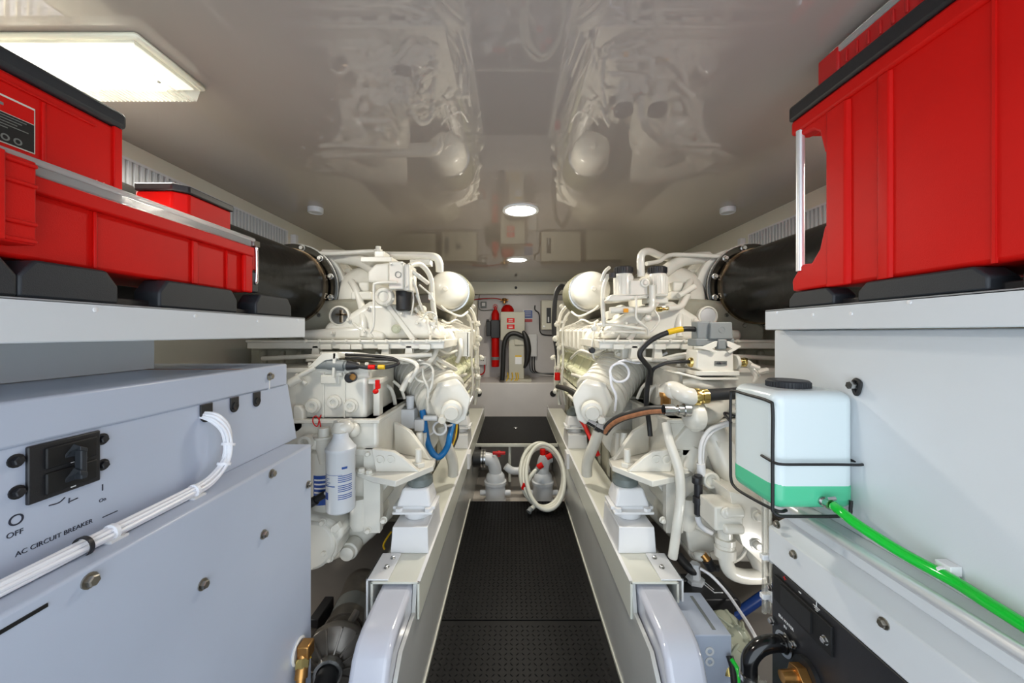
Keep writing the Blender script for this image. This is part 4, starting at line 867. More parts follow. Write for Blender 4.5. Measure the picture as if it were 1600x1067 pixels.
text('lettering', '-A86-H1', W(1126.5, 567.5, Yc-.004), (1, 0, 0), (0, 0, 1), .012, 'text', ER)
for p, q, rad in ((W(1090, 515, Yc+.035), W(1103, 515, Yc+.035), .021), (W(1076, 566, Yc+.04), W(1091, 566, Yc+.04), .019), (W(1153, 566, Yc+.04), W(1164, 566, Yc+.04), .016)):
    g = G(); d = (q-p).normalized(); g.lathe(p, d, [(0, rad*.8), (.006, rad), (.018, rad), (.02, rad*1.1), (.032, rad*1.1)], 10); r_(g, 'cable_gland', 'brassg', .001, cb)
g = G(); g.cyl(W(1091, 566, Yc+.04), W(1096, 566, Yc+.04), .03); r_(g, 'gland_collar', par=cb, bev=.002); g = G(); g.cyl(W(1147, 566, Yc+.04), W(1152, 566, Yc+.04), .028); r_(g, 'gland_collar', par=cb, bev=.002)
g = G()
for a in range(4): g.tube([W(1164, 562+a*2, 1.40), W(1172, 566+a*3, 1.38), W(1180, 574+a*5, 1.36), W(1192-a*5, 582+a*5, 1.36)], .005, 8)
g.cyl(W(1172, 570, 1.37), W(1186, 576, 1.36), .010, n=8); g.cyl(W(1183, 582, 1.36), W(1199, 578, 1.36), .010, n=8); r_(g, 'wire_ends', bev=0)
# water elbow group
g = G(); g.tube([W(1040, 612, 1.40), W(1052, 608, 1.36), W(1070, 617, 1.32), W(1083, 620, 1.32)], .030, 18); g.ball(W(1052, 610, 1.36), .033); g.lathe(W(1040, 612, 1.42), (-1, .2, .1), [(0, .022), (.02, .022), (.02, .026), (.03, .026)], 20)
g.tube([W(1070, 600, 1.40), W(1085, 598, 1.38), W(1100, 602, 1.38), W(1125, 602, 1.4)], .02, 12); r_(g, 'water_elbow', bev=0)
g = G(); g.lathe(W(1082, 620, 1.32), (1, 0, .05), [(0, .028), (.006, .031), (.02, .031), (.022, .022), (.03, .022), (.034, .026), (.052, .026)], 24); r_(g, 'elbow_union', 'brassg', 0, label='shiny brass union')
g = G(); g.lathe(W(1040, 634, 1.38), (0, 0, 1), [(0, .018), (.03, .018), (.035, .022), (.05, .022)], 6); r_(g, 'brass_nut', 'brass', .001); g = G(); g.cyl(W(1040, 634, 1.38), W(1041, 642, 1.38), .010, n=10); r_(g, 'blue_insert', 'blue', 0)
g = G(); g.tube([W(1078, 650, 1.36), W(1095, 648, 1.38), W(1115, 642, 1.42), (.86, 1.5, 1.0)], .038, 20); g.lathe(W(1080, 650, 1.34), (-1, -.1, 0), [(-.03, .05), (0, .05), (.01, .045), (.02, .03)], 24); g.ball(W(1085, 648, 1.36), .052, (.8, 1, 1.2)); r_(g, 'outlet_flange', bev=0)
# gearbox front details: curved painted hose, actuator, lower pump
g = G(); g.tube([W(x, y, Y) for x, y, Y in ((1041, 662, 1.38), (1046, 690, 1.34), (1055, 715, 1.32), (1062, 742, 1.31), (1063, 780, 1.31), (1058, 820, 1.31), (1054, 850, 1.32), (1051, 870, 1.33))], .0165, 14); r_(g, 'long_hose', bev=0)
g = G(); g.tube([W(x, y, 1.34) for x, y in ((1096, 740), (1094, 715), (1097, 690), (1108, 672), (1125, 664), (1142, 658))], .0075, 10); g.tube([W(x, y, 1.345) for x, y in ((1100, 740), (1098, 715), (1101, 692), (1112, 676), (1130, 666), (1142, 664))], .006, 10); g.cyl(W(1096, 742, 1.34), W(1095, 724, 1.34), .015, n=12); r_(g, 'sensor_cable', 'white', 0)
g = G(); g.cyl(W(1091, 742, 1.32), W(1091, 804, 1.32), .014, n=14); g.cyl(W(1089, 745, 1.315), W(1089, 755, 1.315), .017, n=10); g.cyl(W(1091, 776, 1.31), W(1091, 786, 1.31), .018, n=12); r_(g, 'plug_connector', 'blackp', .001, label='black upright cable plug')
g = G(); g.tube([W(x, y, 1.33) for x, y in ((1090, 806), (1093, 818), (1101, 826), (1112, 832))], .010, 10); r_(g, 'sensor_tail', 'white', 0)
g = G(); g.lathe(W(1104, 745, 1.36), FWD, [(0, .03), (.04, .03), (.04, .02), (.03, .018), (.03, 0)], 24, caps=False); g.cyl(W(1072, 735, 1.40), W(1086, 700, 1.42), .03); g.prism([W(x, y, 1.40) for x, y in ((1055, 690), (1075, 665), (1100, 670), (1110, 700), (1095, 760), (1070, 780), (1060, 750))], (0, .04, 0)); r_(g, 'actuator_body', bev=.008, segs=3)
g = G(); g.cyl(W(1110, 668, 1.42), W(1165, 790, 1.36), .05, .055, 24); g.prism([W(x, y, 1.36) for x, y in ((1120, 690), (1145, 690), (1160, 720), (1135, 730))], (0, .05, 0)); g.pbox(1105, 770, 1150, 800, 1.34, 1.42); bolts(g, [W(1115, 748, 1.36), W(1127, 752, 1.36), W(1113, 790, 1.34)], FWD, .008); r_(g, 'shift_housing', bev=.006)
g = G(); g.lathe(W(1124, 805, 1.46), FWD, [(0, .14), (.03, .14), (.035, .125), (.05, .12), (.055, .09)], 40); bolts(g, circ(W(1124, 805, 1.425), FWD, .13, 12), FWD, .007); r_(g, 'bearing_cover', bev=.002)
g = G(); g.prism([W(x, y, 1.22) for x, y in ((1140, 768), (1180, 778), (1203, 792), (1203, 878), (1190, 880), (1160, 852), (1150, 820))], (0, .16, 0)); bolts(g, [W(1183, 806, 1.22), W(1181, 850, 1.22)], FWD, .014, .014); r_(g, 'hydraulic_pump', bev=.008, segs=3)
g = G(); g.pbox(1117, 792, 1162, 830, 1.20, 1.30); g.cyl(W(1130, 800, 1.20), W(1160, 800, 1.20), .018); g.cyl(W(1130, 826, 1.20), W(1160, 826, 1.20), .016); g.lathe(W(1134, 800, 1.20), FWD, [(0, .02), (.012, .018)], 14); r_(g, 'pump_port', bev=.006, segs=3)
Yp = 1.235
g = G(); g.tube([W(x, y, Yp) for x, y in ((1133, 822), (1133, 850), (1134, 875), (1142, 893), (1160, 900), (1178, 901), (1191, 900))], .0225, 18); g.lathe(W(1133, 868, Yp), (0, 0, 1), [(0, .033), (.028, .033), (.03, .028), (.04, .028), (.043, .031), (.06, .031)], 24); r_(g, 'suction_pipe', bev=0)
g = G(); g.tube([W(1191, 900, Yp), W(1185, 882, Yp+.02), (.83, 1.30, .50)], .022, 14); g.tube([W(1140, 880, 1.27), W(1158, 870, 1.27), W(1168, 850, 1.28), W(1162, 838, 1.3)], .006, 8); r_(g, 'return_pipe', bev=0)
g = G(); g.prism([W(x, y, 1.40) for x, y in ((1070, 820), (1100, 832), (1118, 840), (1118, 862), (1095, 870), (1078, 862))], (0, .12, 0)); g.lathe(W(1096, 862, 1.36), (0, -.4, -1), [(0, .03), (.02, .028), (.03, .02)], 20); r_(g, 'drain_block', bev=.008)
g = G(); g.cyl(W(1098, 866, 1.34), W(1106, 876, 1.33), .014, n=14); r_(g, 'drain_union', 'brass', 0)
g = G(); g.cyl(W(1104, 874, 1.33), W(1112, 888, 1.33), .018, n=12); g.cyl(W(1109, 884, 1.33), W(1122, 888, 1.33), .012, n=12); r_(g, 'sensor_plug', 'blackp', .001, label='black sensor plug low on the gearbox')
# =================== girders, mounts, stringers
for s in (-1, 1):
    sd = 'left' if s < 0 else 'right'
    def mm(g): return g.mir(CX) if s > 0 else g
    xo, xi = -.462, -.302   # left measures
    t = thing('engine_girder', 'white %s engine girder cap running along the walkway side' % sd, 'girder', (CX+s*.42, 2.5, .3))
    g = G(); g.box(xo, xi, 1.21, 4.0, .430, .4375); g.box(xi-.008, xi, 1.21, 4.0, .315, .4375); g.box(xo, xo+.008, 1.21, 4.0, .315, .4375); mm(g).build('channel', 'cream', t, bev=.002)
    g = G(); g.box(xi-.01, xi+.002, 1.215, 4.0, .4365, .4385); mm(g).build('edge_strip', 'white', t)
    t2 = thing('stringer', 'glossy white rounded hull stringer dropping toward the viewer from under the %s girder' % sd, 'stringer', (CX+s*.42, 1.3, -.07))
    prof = [(3.9, -.075), (3.9, .425), (1.30, .425), (1.06, .412), (1.02, .400), (.99, .375), (.88, .16), (.80, -.01), (.78, -.075)]
    g = G(); g.prism([(-.432, y, z) for y, z in prof], (.106, 0, 0)); mm(g).build('beam', 'gloss', t2, bev=.016, segs=4)
    # corner bracket
    t3 = thing('angle_bracket', 'small white angle bracket with two screws on the near end of the %s girder' % sd, 'bracket', (CX+s*.48, 1.27, .32))
    g = G(); g.box(-.478, -.405, 1.215, 1.36, .4385, .4435); g.box(-.478, -.472, 1.215, 1.36, .30, .4435); mm(g).build('plate', 'white', t3, bev=.001)
    for px, py in ((604, 887), (614, 872)):
        Y = .8065*F/(py-520); x = W(px, py, Y).x; g = G(); g.hexb((x, Y, .4435), (0, 0, 1), .0065, .007, 1.4); mm(g).build('screw', 'steel', t3)
    # mounts
    for k, (yy, zz) in enumerate(((1.366, 0), (2.60, 1))):
        t4 = thing('engine_mount', '%s rubber engine mount on a white pedestal, %s of the two on the %s girder' % (('near', 'far')[k], 'nearer' if k == 0 else 'farther', sd), 'mount', (CX+s*.42, yy+.1, .4375), 'rubber engine mounts')
        g = G(); g.add([(-.448, yy, .438), (-.307, yy, .438), (-.307, yy+.23, .438), (-.448, yy+.23, .438), (-.440, yy, .535), (-.311, yy, .535), (-.311, yy+.22, .535), (-.440, yy+.22, .535)],
            [(0, 1, 2, 3), (4, 5, 6, 7), (0, 1, 5, 4), (1, 2, 6, 5), (2, 3, 7, 6), (3, 0, 4, 7)]); mm(g).build('pedestal', 'white', t4, bev=.003)
        g = G(); cy = yy+.10; 
        g.lathe((-.372, cy, .535), (0, 0, 1), [(0, .05), (.022, .05), (.03, .058), (.04, .058)], 28); g.box(-.45, -.300, cy-.075, cy+.075, .567, .577); g.box(-.455, -.294, cy-.05, cy+.05, .575, .588); mm(g).build('base_flange', 'white', t4, bev=.003)
        for dx in (-.055, .055):
            g = G(); g.lathe((-.372+dx, cy-.062, .577), (0, 0, 1), [(0, .014), (.012, .014)], 6); mm(g).build('mount_bolt', 'white', t4)
        g = G(); g.add([(-.440, cy-.06, .588), (-.306, cy-.06, .588), (-.306, cy+.06, .588), (-.440, cy+.06, .588), (-.420, cy-.045, .655), (-.322, cy-.045, .655), (-.322, cy+.045, .655), (-.420, cy+.045, .655)],
            [(0, 1, 2, 3), (4, 5, 6, 7), (0, 1, 5, 4), (1, 2, 6, 5), (2, 3, 7, 6), (3, 0, 4, 7)]); mm(g).build('mount_body', 'white', t4, bev=.010, segs=3)
        g = G(); g.lathe((-.362, cy, .655), (0, 0, 1), [(0, .045), (.006, .050), (.028, .048), (.04, .035), (.055, .03), (.058 , .028)], 28); mm(g).build('rubber_dome', 'mountgrey', t4)
    # rear post blocks
    g = G(); g.box(-.318, -.284, 2.50, 2.60, .33, .435); mm(g)
    tag(g.build('support_tab', 'white', bev=.003), 'white support tab hanging off the %s girder by the step platform' % sd, 'bracket')
    # exhaust hose
    hx = -1.043 if s < 0 else 1.145
    t5 = thing('exhaust_hose', 'thick shiny black exhaust hose leading to the %s engine flange' % sd, 'hose', (hx, .9, 1.28))
    g = G(); pts = [(hx, -.3, 1.47), (hx, .6, 1.47), (hx, 1.3, 1.469), (hx, 1.76, 1.468)]; g.tube(pts, .172, 48, 14); g.build('hose', 'hosebig', t5)
    g = G(); g.ring((hx, 1.762, 1.468), (0, 1, 0), .205, .165, .014, 56); g.ring((hx, 1.784, 1.468), (0, 1, 0), .208, .165, .014, 56); fl = g.build('flange', 'gasket', t5, bev=.001)
    fl.data.materials[0] = M['chrome_dark'] if 'chrome_dark' in M else M['gasket']
    g = G(); g.ring((hx, 1.725, 1.468), (0, 1, 0), .178, .171, .022, 56); g.build('hose_band', 'bronze', t5)
    g = G(); g.ring((hx, 1.7775, 1.468), (0, 1, 0), .2105, .204, .006, 56); g.build('flange_glint', 'steel', t5)  # bright rim added for the silver highlight on the flange edge
    for k in range(12):
        a = k*math.pi/6+.26; g = G(); g.hexb((hx+math.cos(a)*.19, 1.762, 1.468+math.sin(a)*.19), FWD, .011, .014, 1.3); g.build('flange_bolt', 'steel', t5)
# =================== hoses and cables on the engines (own things)
def hose(name, label, cat, pts, r, m, **k):
    g = G(); g.tube([W(*p) for p in pts], r, 14, 8); return tag(g.build(name, m), label, cat)
t = thing('signal_cable', 'black cable with yellow marker sleeve curving down from the grey plug', 'cable', (.5, 1.45, 1.0))
pts = [W(*p) for p in ((1091, 515, 1.395), (1070, 514, 1.38), (1045, 519, 1.38), (1020, 530, 1.38), (1003, 545, 1.38), (1000, 556, 1.38), (1008, 567, 1.40), (1015, 578, 1.42), (1012, 600, 1.46), (1010, 630, 1.48), (1014, 660, 1.5), (1016, 681, 1.5))]
g = G(); g.tube(pts, .0098, 12); g.build('cable', 'rubber', t)
g = G(); g.tube([W(1066, 514.3, 1.38), W(1055, 516.3, 1.38), W(1043, 519.5, 1.38)], .0112, 12); g.build('marker_sleeve', 'yellow', t)
hose('branch_cable', 'black cable running left from the lower brass gland on the right engine', 'cable', ((1076, 565, 1.40), (1050, 566, 1.40), (1035, 569, 1.40), (1020, 578, 1.42), (1017, 600, 1.46)), .007, 'rubber')
t = thing('hydraulic_hose', 'black hose with brown printed stripe and steel ends arching over the right engine foot', 'hose', (.5, 1.3, .9))
pts = [W(*p) for p in ((946, 673, 1.60), (955, 662, 1.56), (972, 652, 1.50), (1000, 644, 1.42), (1020, 640.5, 1.36), (1038, 640, 1.32))]
g = G(); g.tube(pts, .0175, 20, 10); g.build('hose', 'rubber', t)
def side_(i):
    tn = (pts[min(i+1, len(pts)-1)]-pts[max(i-1, 0)]).normalized(); v = Vector((-.35, -1, -.12)); v -= tn*v.dot(tn); return v.normalized()*.0082
g = G(); g.tube([p+side_(i) for i, p in enumerate(pts)], .0112, 14, 10); g.build('printed_stripe', 'brown', t)
g = G(); q = W(1037, 640, 1.32); d = Vector((1, -.05, -.01)); g.lathe(q, d, [(0, .020), (.035, .020), (.037, .013), (.05, .013), (.05, .018), (.07, .018), (.07, .024), (.09, .024)], 16); g.build('end_fitting', 'steel', t)
g = G(); q = W(947, 673, 1.60); d = Vector((-1, .1, .55)); g.lathe(q, d, [(-.01, .020), (.025, .020), (.025, .025), (.05, .025), (.05, .017), (.09, .017)], 8); g.build('end_fitting', 'steel', t)
hose('coolant_line', 'thick black hose from the brass union to behind the coolant tank', 'hose', ((1092, 619, 1.33), (1110, 617, 1.32), (1140, 615, 1.30), (1175, 613, 1.28)), .021, 'rubber')
t = thing('power_cable', 'pair of black cables with red and yellow bands on top of the left gearbox', 'cable', (-.6, 1.45, 1.1))
for o in (0, 5):
    g = G(); g.tube([W(*p) for p in ((557, 572, 1.42), (575, 573+o*.4, 1.42), (600, 573+o*.3, 1.43), (616, 571, 1.44), (623, 566, 1.46), (612, 562-o*.5, 1.48), (580, 561-o, 1.5), (540, 559-o, 1.52))], .006, 10); g.build('cable', 'rubber', t)
for px, m in ((581, 'red'), (596, 'yellow')):
    g = G(); g.cyl(W(px-5, 573.3, 1.42), W(px+5, 573.5, 1.42), .0088, n=12); g.build('band', m, t, label='%s cable band' % m)
hose('blue_hose', 'bright blue hose hanging in a U beside the left engine foot', 'hose', ((660, 640, 1.75), (663, 660, 1.75), (668, 690, 1.72), (675, 706, 1.7), (684, 714, 1.7), (693, 708, 1.72), (700, 695, 1.76), (703, 680, 1.8), (708, 660, 1.9)), .0145, 'blue')
t = thing('solenoid_valve', 'white boxy valve with a brass stem behind the left engine foot', 'valve', (-.45, 1.75, .7))
g = G(); g.pbox(626, 640, 647, 670, 1.72, 1.80); g.pbox(622, 650, 630, 664, 1.73, 1.78); g.cyl(W(641, 640, 1.75), W(641, 618, 1.75), .016, .02); g.build('valve_body', 'pipewhite', t, bev=.004)
g = G(); g.pbox(647, 656, 662, 674, 1.72, 1.78); g.cyl(W(662, 653, 1.74), W(684, 653, 1.74), .013); g.build('coil', 'white', t, bev=.004)
g = G(); g.cyl(W(640, 670, 1.75), W(640, 694, 1.75), .010); g.build('stem', 'brass', t)
g = G(); g.tube([W(632, 668, 1.75), W(631, 680, 1.75), W(634, 694, 1.75)], .009, 10); g.build('lead', 'rubber', t)
g = G(); lc = W(687, 669, 1.78); g.tube([lc+Vector((math.cos(k*math.pi/6)*.031, 0, math.sin(k*math.pi/6)*.031)) for k in range(12)], .0055, 8, closed=True); g.tube([lc+Vector((.03, 0, .01)), W(710, 662, 1.9), W(725, 645, 2.1), W(738, 620, 2.3)], .0055, 8); g.tube([lc+Vector((-.03, 0, -.02)), W(668, 680, 1.75), W(640, 682, 1.72), W(622, 681, 1.7)], .004, 8)
tag(g.build('coiled_lead', 'white'), 'white lead coiled into a ring beside the blue hose', 'cable')
t = thing('wire_bundle', 'red and black wires dropping behind the left girder by the far mount', 'wires', (-.28, 2.1, .6))
for k, m in enumerate(('redwire', 'rubber', 'yellow', 'rubber')):
    g = G(); g.tube([W(716-k, 652+k*2, 2.2), W(710+k*2, 665, 2.15), W(706+k*3, 682, 2.1), W(702+k*2, 700, 2.0)], .005, 8); g.build('wire', m, t)
g = G(); g.cyl(W(707, 655, 2.15), W(720, 651, 2.15), .007); g.build('wire', 'redwire', t)
g = G(); q = [W(960-4*k, 0, 2.1) for k in range(2)]; g.tube([W(908, 657, 2.2), W(915, 668, 2.1), W(925, 690, 2.0), W(935, 712, 1.95)], .012, 10); tag(g.build('red_cable', 'redwire'), 'red battery cable passing behind the right girder', 'cable')
# right loom of black cables at the walkway side
t = thing('cable_loom', 'arched black cables dropping along the inner face of the right engine', 'cable', (.35, 3.1, .8))
for k in range(3):
    g = G(); g.tube([W(*p) for p in ((893-k*3, 470, 3.1), (888-k, 455+k*2, 3.1), (878, 445+k*3, 3.1), (868+k, 456+k*3, 3.1), (864+k*2, 490, 3.1), (864+k*2, 520, 3.1), (868+k*2, 545, 3.1), (871, 575, 3.1), (871+k, 598, 3.1))], .010, 10); g.build('cable', 'rubber', t)
g = G(); g.tube([W(*p) for p in ((871, 604, 2.9), (880, 606, 2.7), (895, 612, 2.4), (910, 624, 2.2))], .018, 10); g.build('cable', 'rubber', t)
g = G(); g.cyl(W(871, 582, 2.9), W(871, 594, 2.9), .022, n=12); g.build('red_connector', 'red', t, bev=.003)
# =================== pumps below the platform
for k, (px, name) in enumerate(((774, 'left'), (848, 'right'))):
    t = thing('sea_strainer', 'light grey plastic strainer pot under the step platform, %s one%s' % (name, ' behind the coiled hose' if k else ''), 'strainer', (W(px, 0, 2.95).x, 2.95, -.08), 'grey strainer pots')
    c = W(px, 780, 2.95); c.z = -.079
    g = G(); g.lathe(c, (0, 0, 1), [(0, .084), (.012, .084), (.015, .078), (.13, .080), (.135, .088), (.155, .088), (.16, .075), (.20, .072), (.22, .055)], 32); g.build('pot', 'pipewhite', t)
    g = G(); q = c+Vector((0, 0, .2)); g.tube([q, q+Vector((-.005, 0, .06)), q+Vector((-.03, 0, .115)), q+Vector((-.08, 0, .13)), q+Vector((-.11, 0, .13))] if k == 0 else [q, q+Vector((0, .0, .06)), q+Vector((.02, .03, .115)), q+Vector((.06, .05, .13))], .05, 24); g.build('elbow', 'pipewhite', t)
    g = G(); g.cyl(c+Vector((-.12, 0, .06)), c+Vector((.12, 0, .06)), .022); g.build('side_port', 'pipewhite', t)
    g = G(); q = c+Vector((.03, .0, .385)); g.box(q.x-.05, q.x+.05, 2.9, 2.93, q.z-.01, q.z+.01); g.cyl(q+Vector((0, -.03, -.03)), q+Vector((0, -.03, .015)), .014); g.build('valve_handle', 'red_dark', t, bev=.004)
t = thing('rubber_coupling', 'black rubber coupling with steel clamps on the left strainer elbow', 'coupling', (-.2, 2.95, .2))
q = W(752, 722, 2.95)
g = G(); g.cyl(Vector((-.305, 2.95, .252)), Vector((-.215, 2.95, .252)), .066, n=28); g.build('sleeve', 'rubber', t)
for x in (-.245, -.222): g = G(); g.ring((x, 2.95, .252), (1, 0, 0), .069, .065, .014, 28); g.build('clamp', 'steel', t)
g = G(); g.box(-.30, .385, 3.6, 3.62, -.08, .28); tag(g.build('bilge_partition', 'hull'), 'grey partition at the back of the pump pit under the platform', 'panel')
t = thing('coiled_hose', 'white hose coiled in loops with red couplings hanging from the right of the platform', 'hose', (.27, 3.0, .0))
for k in range(3):
    cx, cz, ra, rb = .262+k*.008-.01, .03+.04*(k == 0), .165-.012*k, .205-.012*k
    ra = .158-.010*k; cx = .222+.01*k; pts = [(cx+math.cos(a)*ra, 2.62+.30*(1+math.sin(a))/2-.034*k, .022+.006*k+(.36-.03*(k == 1))*(1+math.sin(a))/2) for a in [i*math.pi/8 for i in range(16)]]
    g = G(); g.tube(pts, .0155, 12, closed=True); g.build('loop', 'cream', t)
g = G(); g.tube([W(847, 728, 2.80), W(832, 740, 2.74), W(824, 758, 2.70), W(830, 778, 2.64), W(836, 788, 2.60), W(828, 797, 2.56)], .0155, 12); g.build('hose_tail', 'cream', t)
for px, py, d in ((848, 706, (0, 0, 1)), (858, 713, (1, 0, .5)), (844, 728, (1, 0, .6)), (820, 760, (.4, 0, 1))):
    g = G(); d = Vector(d).normalized(); q = W(px, py, 2.84-.0028*max(0, py-706)); g.cyl(q-d*.022, q+d*.022, .021, n=14); g.build('coupling', 'red', t, bev=.003)
g = G(); g.cyl(W(836, 737, 2.76), W(841, 731, 2.78), .020); g.build('hose_end', 'greyp', t); g = G(); g.cyl(W(826, 800, 2.54), W(830, 794, 2.56), .019, .016); g.build('hose_end', 'greyp', t)
# bench of pipes in pit
g = G(); g.tube([W(790, 728, 3.05), W(800, 735, 3.05), W(815, 735, 3.05), W(828, 732, 3.05)], .03, 14); tag(g.build('cross_pipe', 'pipewhite'), 'pale grey pipe joining the two strainer pots under the platform', 'pipe')
# =================== back wall equipment
yb = 4.30
t = thing('air_unit', 'tall grey beige machine column standing on the back step', 'machine', (.05, 4.35, .687))
def zz(py, Y): return W(0, py, Y).z
g = G(); a = W(782, 487, yb); b = W(820, 532, yb); g.box(a.x, b.x, yb, 4.56, b.z, a.z); g.build('upper_box', 'beige', t, bev=.006)
a = W(795, 524, yb-.04); b = W(819, 590, yb-.04); g = G(); g.box(a.x, b.x, yb-.04, 4.55, .72, a.z); g.build('lower_box', 'beige', t, bev=.006)
g = G(); g.pbox(804, 530, 824, 539, yb-.06, yb+.1); g.build('bracket', 'beige', t, bev=.004)
g = G(); g.box(W(790, 0, yb).x, W(830, 0, yb).x, yb-.07, 4.6, .688, .72); g.build('base', 'beige', t, bev=.003)
g = G()
for px in (793, 800, 806, 809): g.tube([W(px, 582, yb-.06), W(px+1, 590, yb-.07), W(px-2, 595, yb-.07)], .006, 8)
g.build('wires', 'yellow', t)
for py in (497, 507):
    g = G(); a = W(792, py, yb); b = W(804, py+7, yb); g.box(a.x, b.x, yb-.004, yb+.001, b.z, a.z); lb = g.build('red_label', 'red', t)
    g = G(); 
    for k in range(2): z = a.z-.018-k*.018; g.box(a.x+.02, b.x-.02, yb-.006, yb-.003, z-.003, z+.003)
    g.build('label_lines', 'white', lb)
g = G(); a = W(805, 555, yb-.04); b = W(815, 569, yb-.04); g.box(a.x, b.x, yb-.044, yb-.039, b.z, a.z); lb = g.build('white_label', 'white', t)
g = G(); g.box(a.x, b.x, yb-.046, yb-.043, a.z-.02, a.z); g.build('label_top', 'yellow', lb)
t = thing('drain_hose', 'thick black corrugated hose arching over the beige machine column', 'hose', (-.05, 4.2, .69))
g = G(); g.tube([W(*p, 4.2) for p in ((785, 594), (786, 570), (787, 545), (790, 530), (797, 522), (806, 521), (814, 524), (819, 526))], .027, 16); g.build('hose', 'rubber', t)
g = G(); g.tube([W(*p, 4.18) for p in ((817, 517), (820, 523), (823, 532), (825, 548), (823, 565), (819, 575))], .028, 14, rr=lambda u: .012+.026*math.sin(math.pi*u)); g.build('loop', 'rubber', t)
t = thing('fire_extinguisher', 'slim red fire extinguisher in a black bracket on the back wall', 'fire extinguisher', (W(774, 0, 4.6).x, 4.6, .9))
c = W(774, 573, 4.60)
g = G(); H_ = W(0, 484, 4.6).z-c.z; g.lathe(c, (0, 0, 1), [(0, .044), (.01, .048), (H_-.05, .048), (H_-.01, .03), (H_, .018)], 24); g.build('cylinder', 'red', t)
g = G(); g.lathe(W(774, 484, 4.6), (0, 0, 1), [(0, .02), (.03, .02), (.035, .012), (.05, .012)], 12); g.ring(W(774, 479, 4.6), FWD, .03, .022, .01, 20); g.build('head', 'red_dark', t)
g = G(); g.box(W(768, 0, 4.6).x-.005, W(780, 0, 4.6).x+.01, 4.54, 4.66, zz(528, 4.6), zz(500, 4.6)); g.box(W(764, 0, 4.6).x-.03, W(767, 0, 4.6).x, 4.56, 4.64, zz(525, 4.6), zz(502, 4.6)); g.build('bracket', 'blackp', t, bev=.006)
g = G(); a = zz(562, 4.6); g.lathe((c.x, 4.6, a), (0, 0, 1), [(0, .0495), (.035, .0495)], 24); g.build('band', 'greyp', t)
t = thing('suppression_bottle', 'wide red suppression bottle with brass valve behind the beige column', 'fire bottle', (W(793, 0, 4.68).x, 4.66, .9))
c = W(793, 530, 4.66); 
g = G(); H_ = W(0, 476, 4.66).z-c.z; g.lathe(c, (0, 0, 1), [(0, .075), (H_-.06, .08), (H_-.02, .055), (H_, .025)], 28); g.build('bottle', 'red', t)
g = G(); q = W(788, 474, 4.63); g.lathe(q, (0, 0, 1), [(0, .02), (.03, .02), (.035, .035), (.06, .03), (.065, .012)], 14); g.cyl(q+Vector((-.05, 0, .04)), q+Vector((.05, 0, .04)), .013); g.build('valve', 'brass', t, bev=.002)
g = G(); g.tube([q+Vector((-.04, 0, .05)), W(770, 466, 4.66), W(750, 467, 4.70), W(738, 469, 4.72)], .006, 8); tag(g.build('pilot_line', 'redwire'), 'thin red pilot line from the brass valve to the left along the back wall', 'pipe')
t = thing('safety_sign', 'small blue, white and orange safety notice on the back wall', 'sign', W(825, 500, 4.745))
a = W(817, 484, 4.745); b = W(832, 503, 4.745)
g = G(); g.box(a.x, b.x, 4.742, 4.749, b.z, a.z); g.build('backing', 'white', t)
g = G(); g.box(a.x+.015, b.x-.002, 4.739, 4.743, zz(497, 4.745), zz(485, 4.745)); g.build('blue_field', 'bluesign', t)
g = G(); g.box(a.x+.015, b.x-.002, 4.739, 4.743, zz(503, 4.745), zz(498.5, 4.745)); g.build('orange_field', 'red_dark', t)
g = G()
for k in range(3): z = zz(487.5+k*3, 4.745); g.box(a.x+.03, b.x-.02, 4.737, 4.74, z-.003, z+.003)
g.build('text_lines', 'white', t)
t = thing('junction_box', 'white upright junction box low on the back wall, right of the machine', 'box', W(832, 555, 4.72))
g = G(); g.pbox(825, 522, 839, 557, 4.66, 4.75); g.build('body', 'white', t, bev=.006)
g = G(); g.pbox(826.5, 524, 837.5, 555, 4.652, 4.66); g.build('cover', 'white', t, bev=.004)
for k in range(3):
    g = G(); x = 828+k*3.5; g.tube([W(x, 557, 4.70), W(x, 572, 4.70), W(x+2, 580, 4.70), W(x+10, 583, 4.70), W(866, 583+k, 4.68)], .007, 8); g.build('cable', 'rubber' if k else 'greyp', t)
def cab(px0, py0, px1, py1, label, nm='control_cabinet'):
    t = thing(nm, label, 'cabinet', W((px0+px1)/2, py1, 4.70))
    g = G(); g.pbox(px0, py0, px1, py1, 4.55, 4.75); g.build('body', 'wall', t, bev=.006)
    return t
t = cab(846, 469, 908, 515, 'off-white control cabinet with dark gauge strip on the back wall, right side')
g = G(); g.pbox(854, 481, 861, 505, 4.545, 4.552); g.build('display', 'blackp', t, bev=.002)
g = G(); g.pbox(856, 495, 858, 503, 4.54, 4.547); g.build('lamp', 'white', t)
g = G(); g.lathe(W(850, 510, 4.55), FWD, [(0, .012), (.01, .012)], 12); g.build('lock', 'steel', t)
t = cab(917, 471, 987, 517, 'plain off-white cabinet on the back wall behind the right engine')
t = cab(690, 469, 745, 515, 'off-white control cabinet on the back wall behind the left engine')
g = G(); g.pbox(695, 481, 702, 505, 4.545, 4.552); g.build('display', 'greyp', t, bev=.002)
g = G(); g.pbox(712, 488, 720, 496, 4.545, 4.552); g.build('button', 'greyp', t, bev=.002)
t = cab(625, 473, 680, 512, 'pale cabinet with faint stencil on the back wall, farther left', 'equipment_cabinet')
g = G(); g.tube([W(x, y, 4.72) for x, y in ((836, 477), (836, 484), (842, 490), (843, 505), (844, 518), (850, 523), (866, 524))], .007, 8); tag(g.build('wall_cable', 'rubber'), 'thin black cable stepping down the back wall left of the control cabinet', 'cable')
t = thing('socket_box', 'small white socket box with red lead on the back wall, low left', 'socket', W(753, 570, 4.73))
g = G(); g.pbox(748, 557, 760, 570, 4.68, 4.75); g.build('body', 'white', t, bev=.004)
g = G(); 
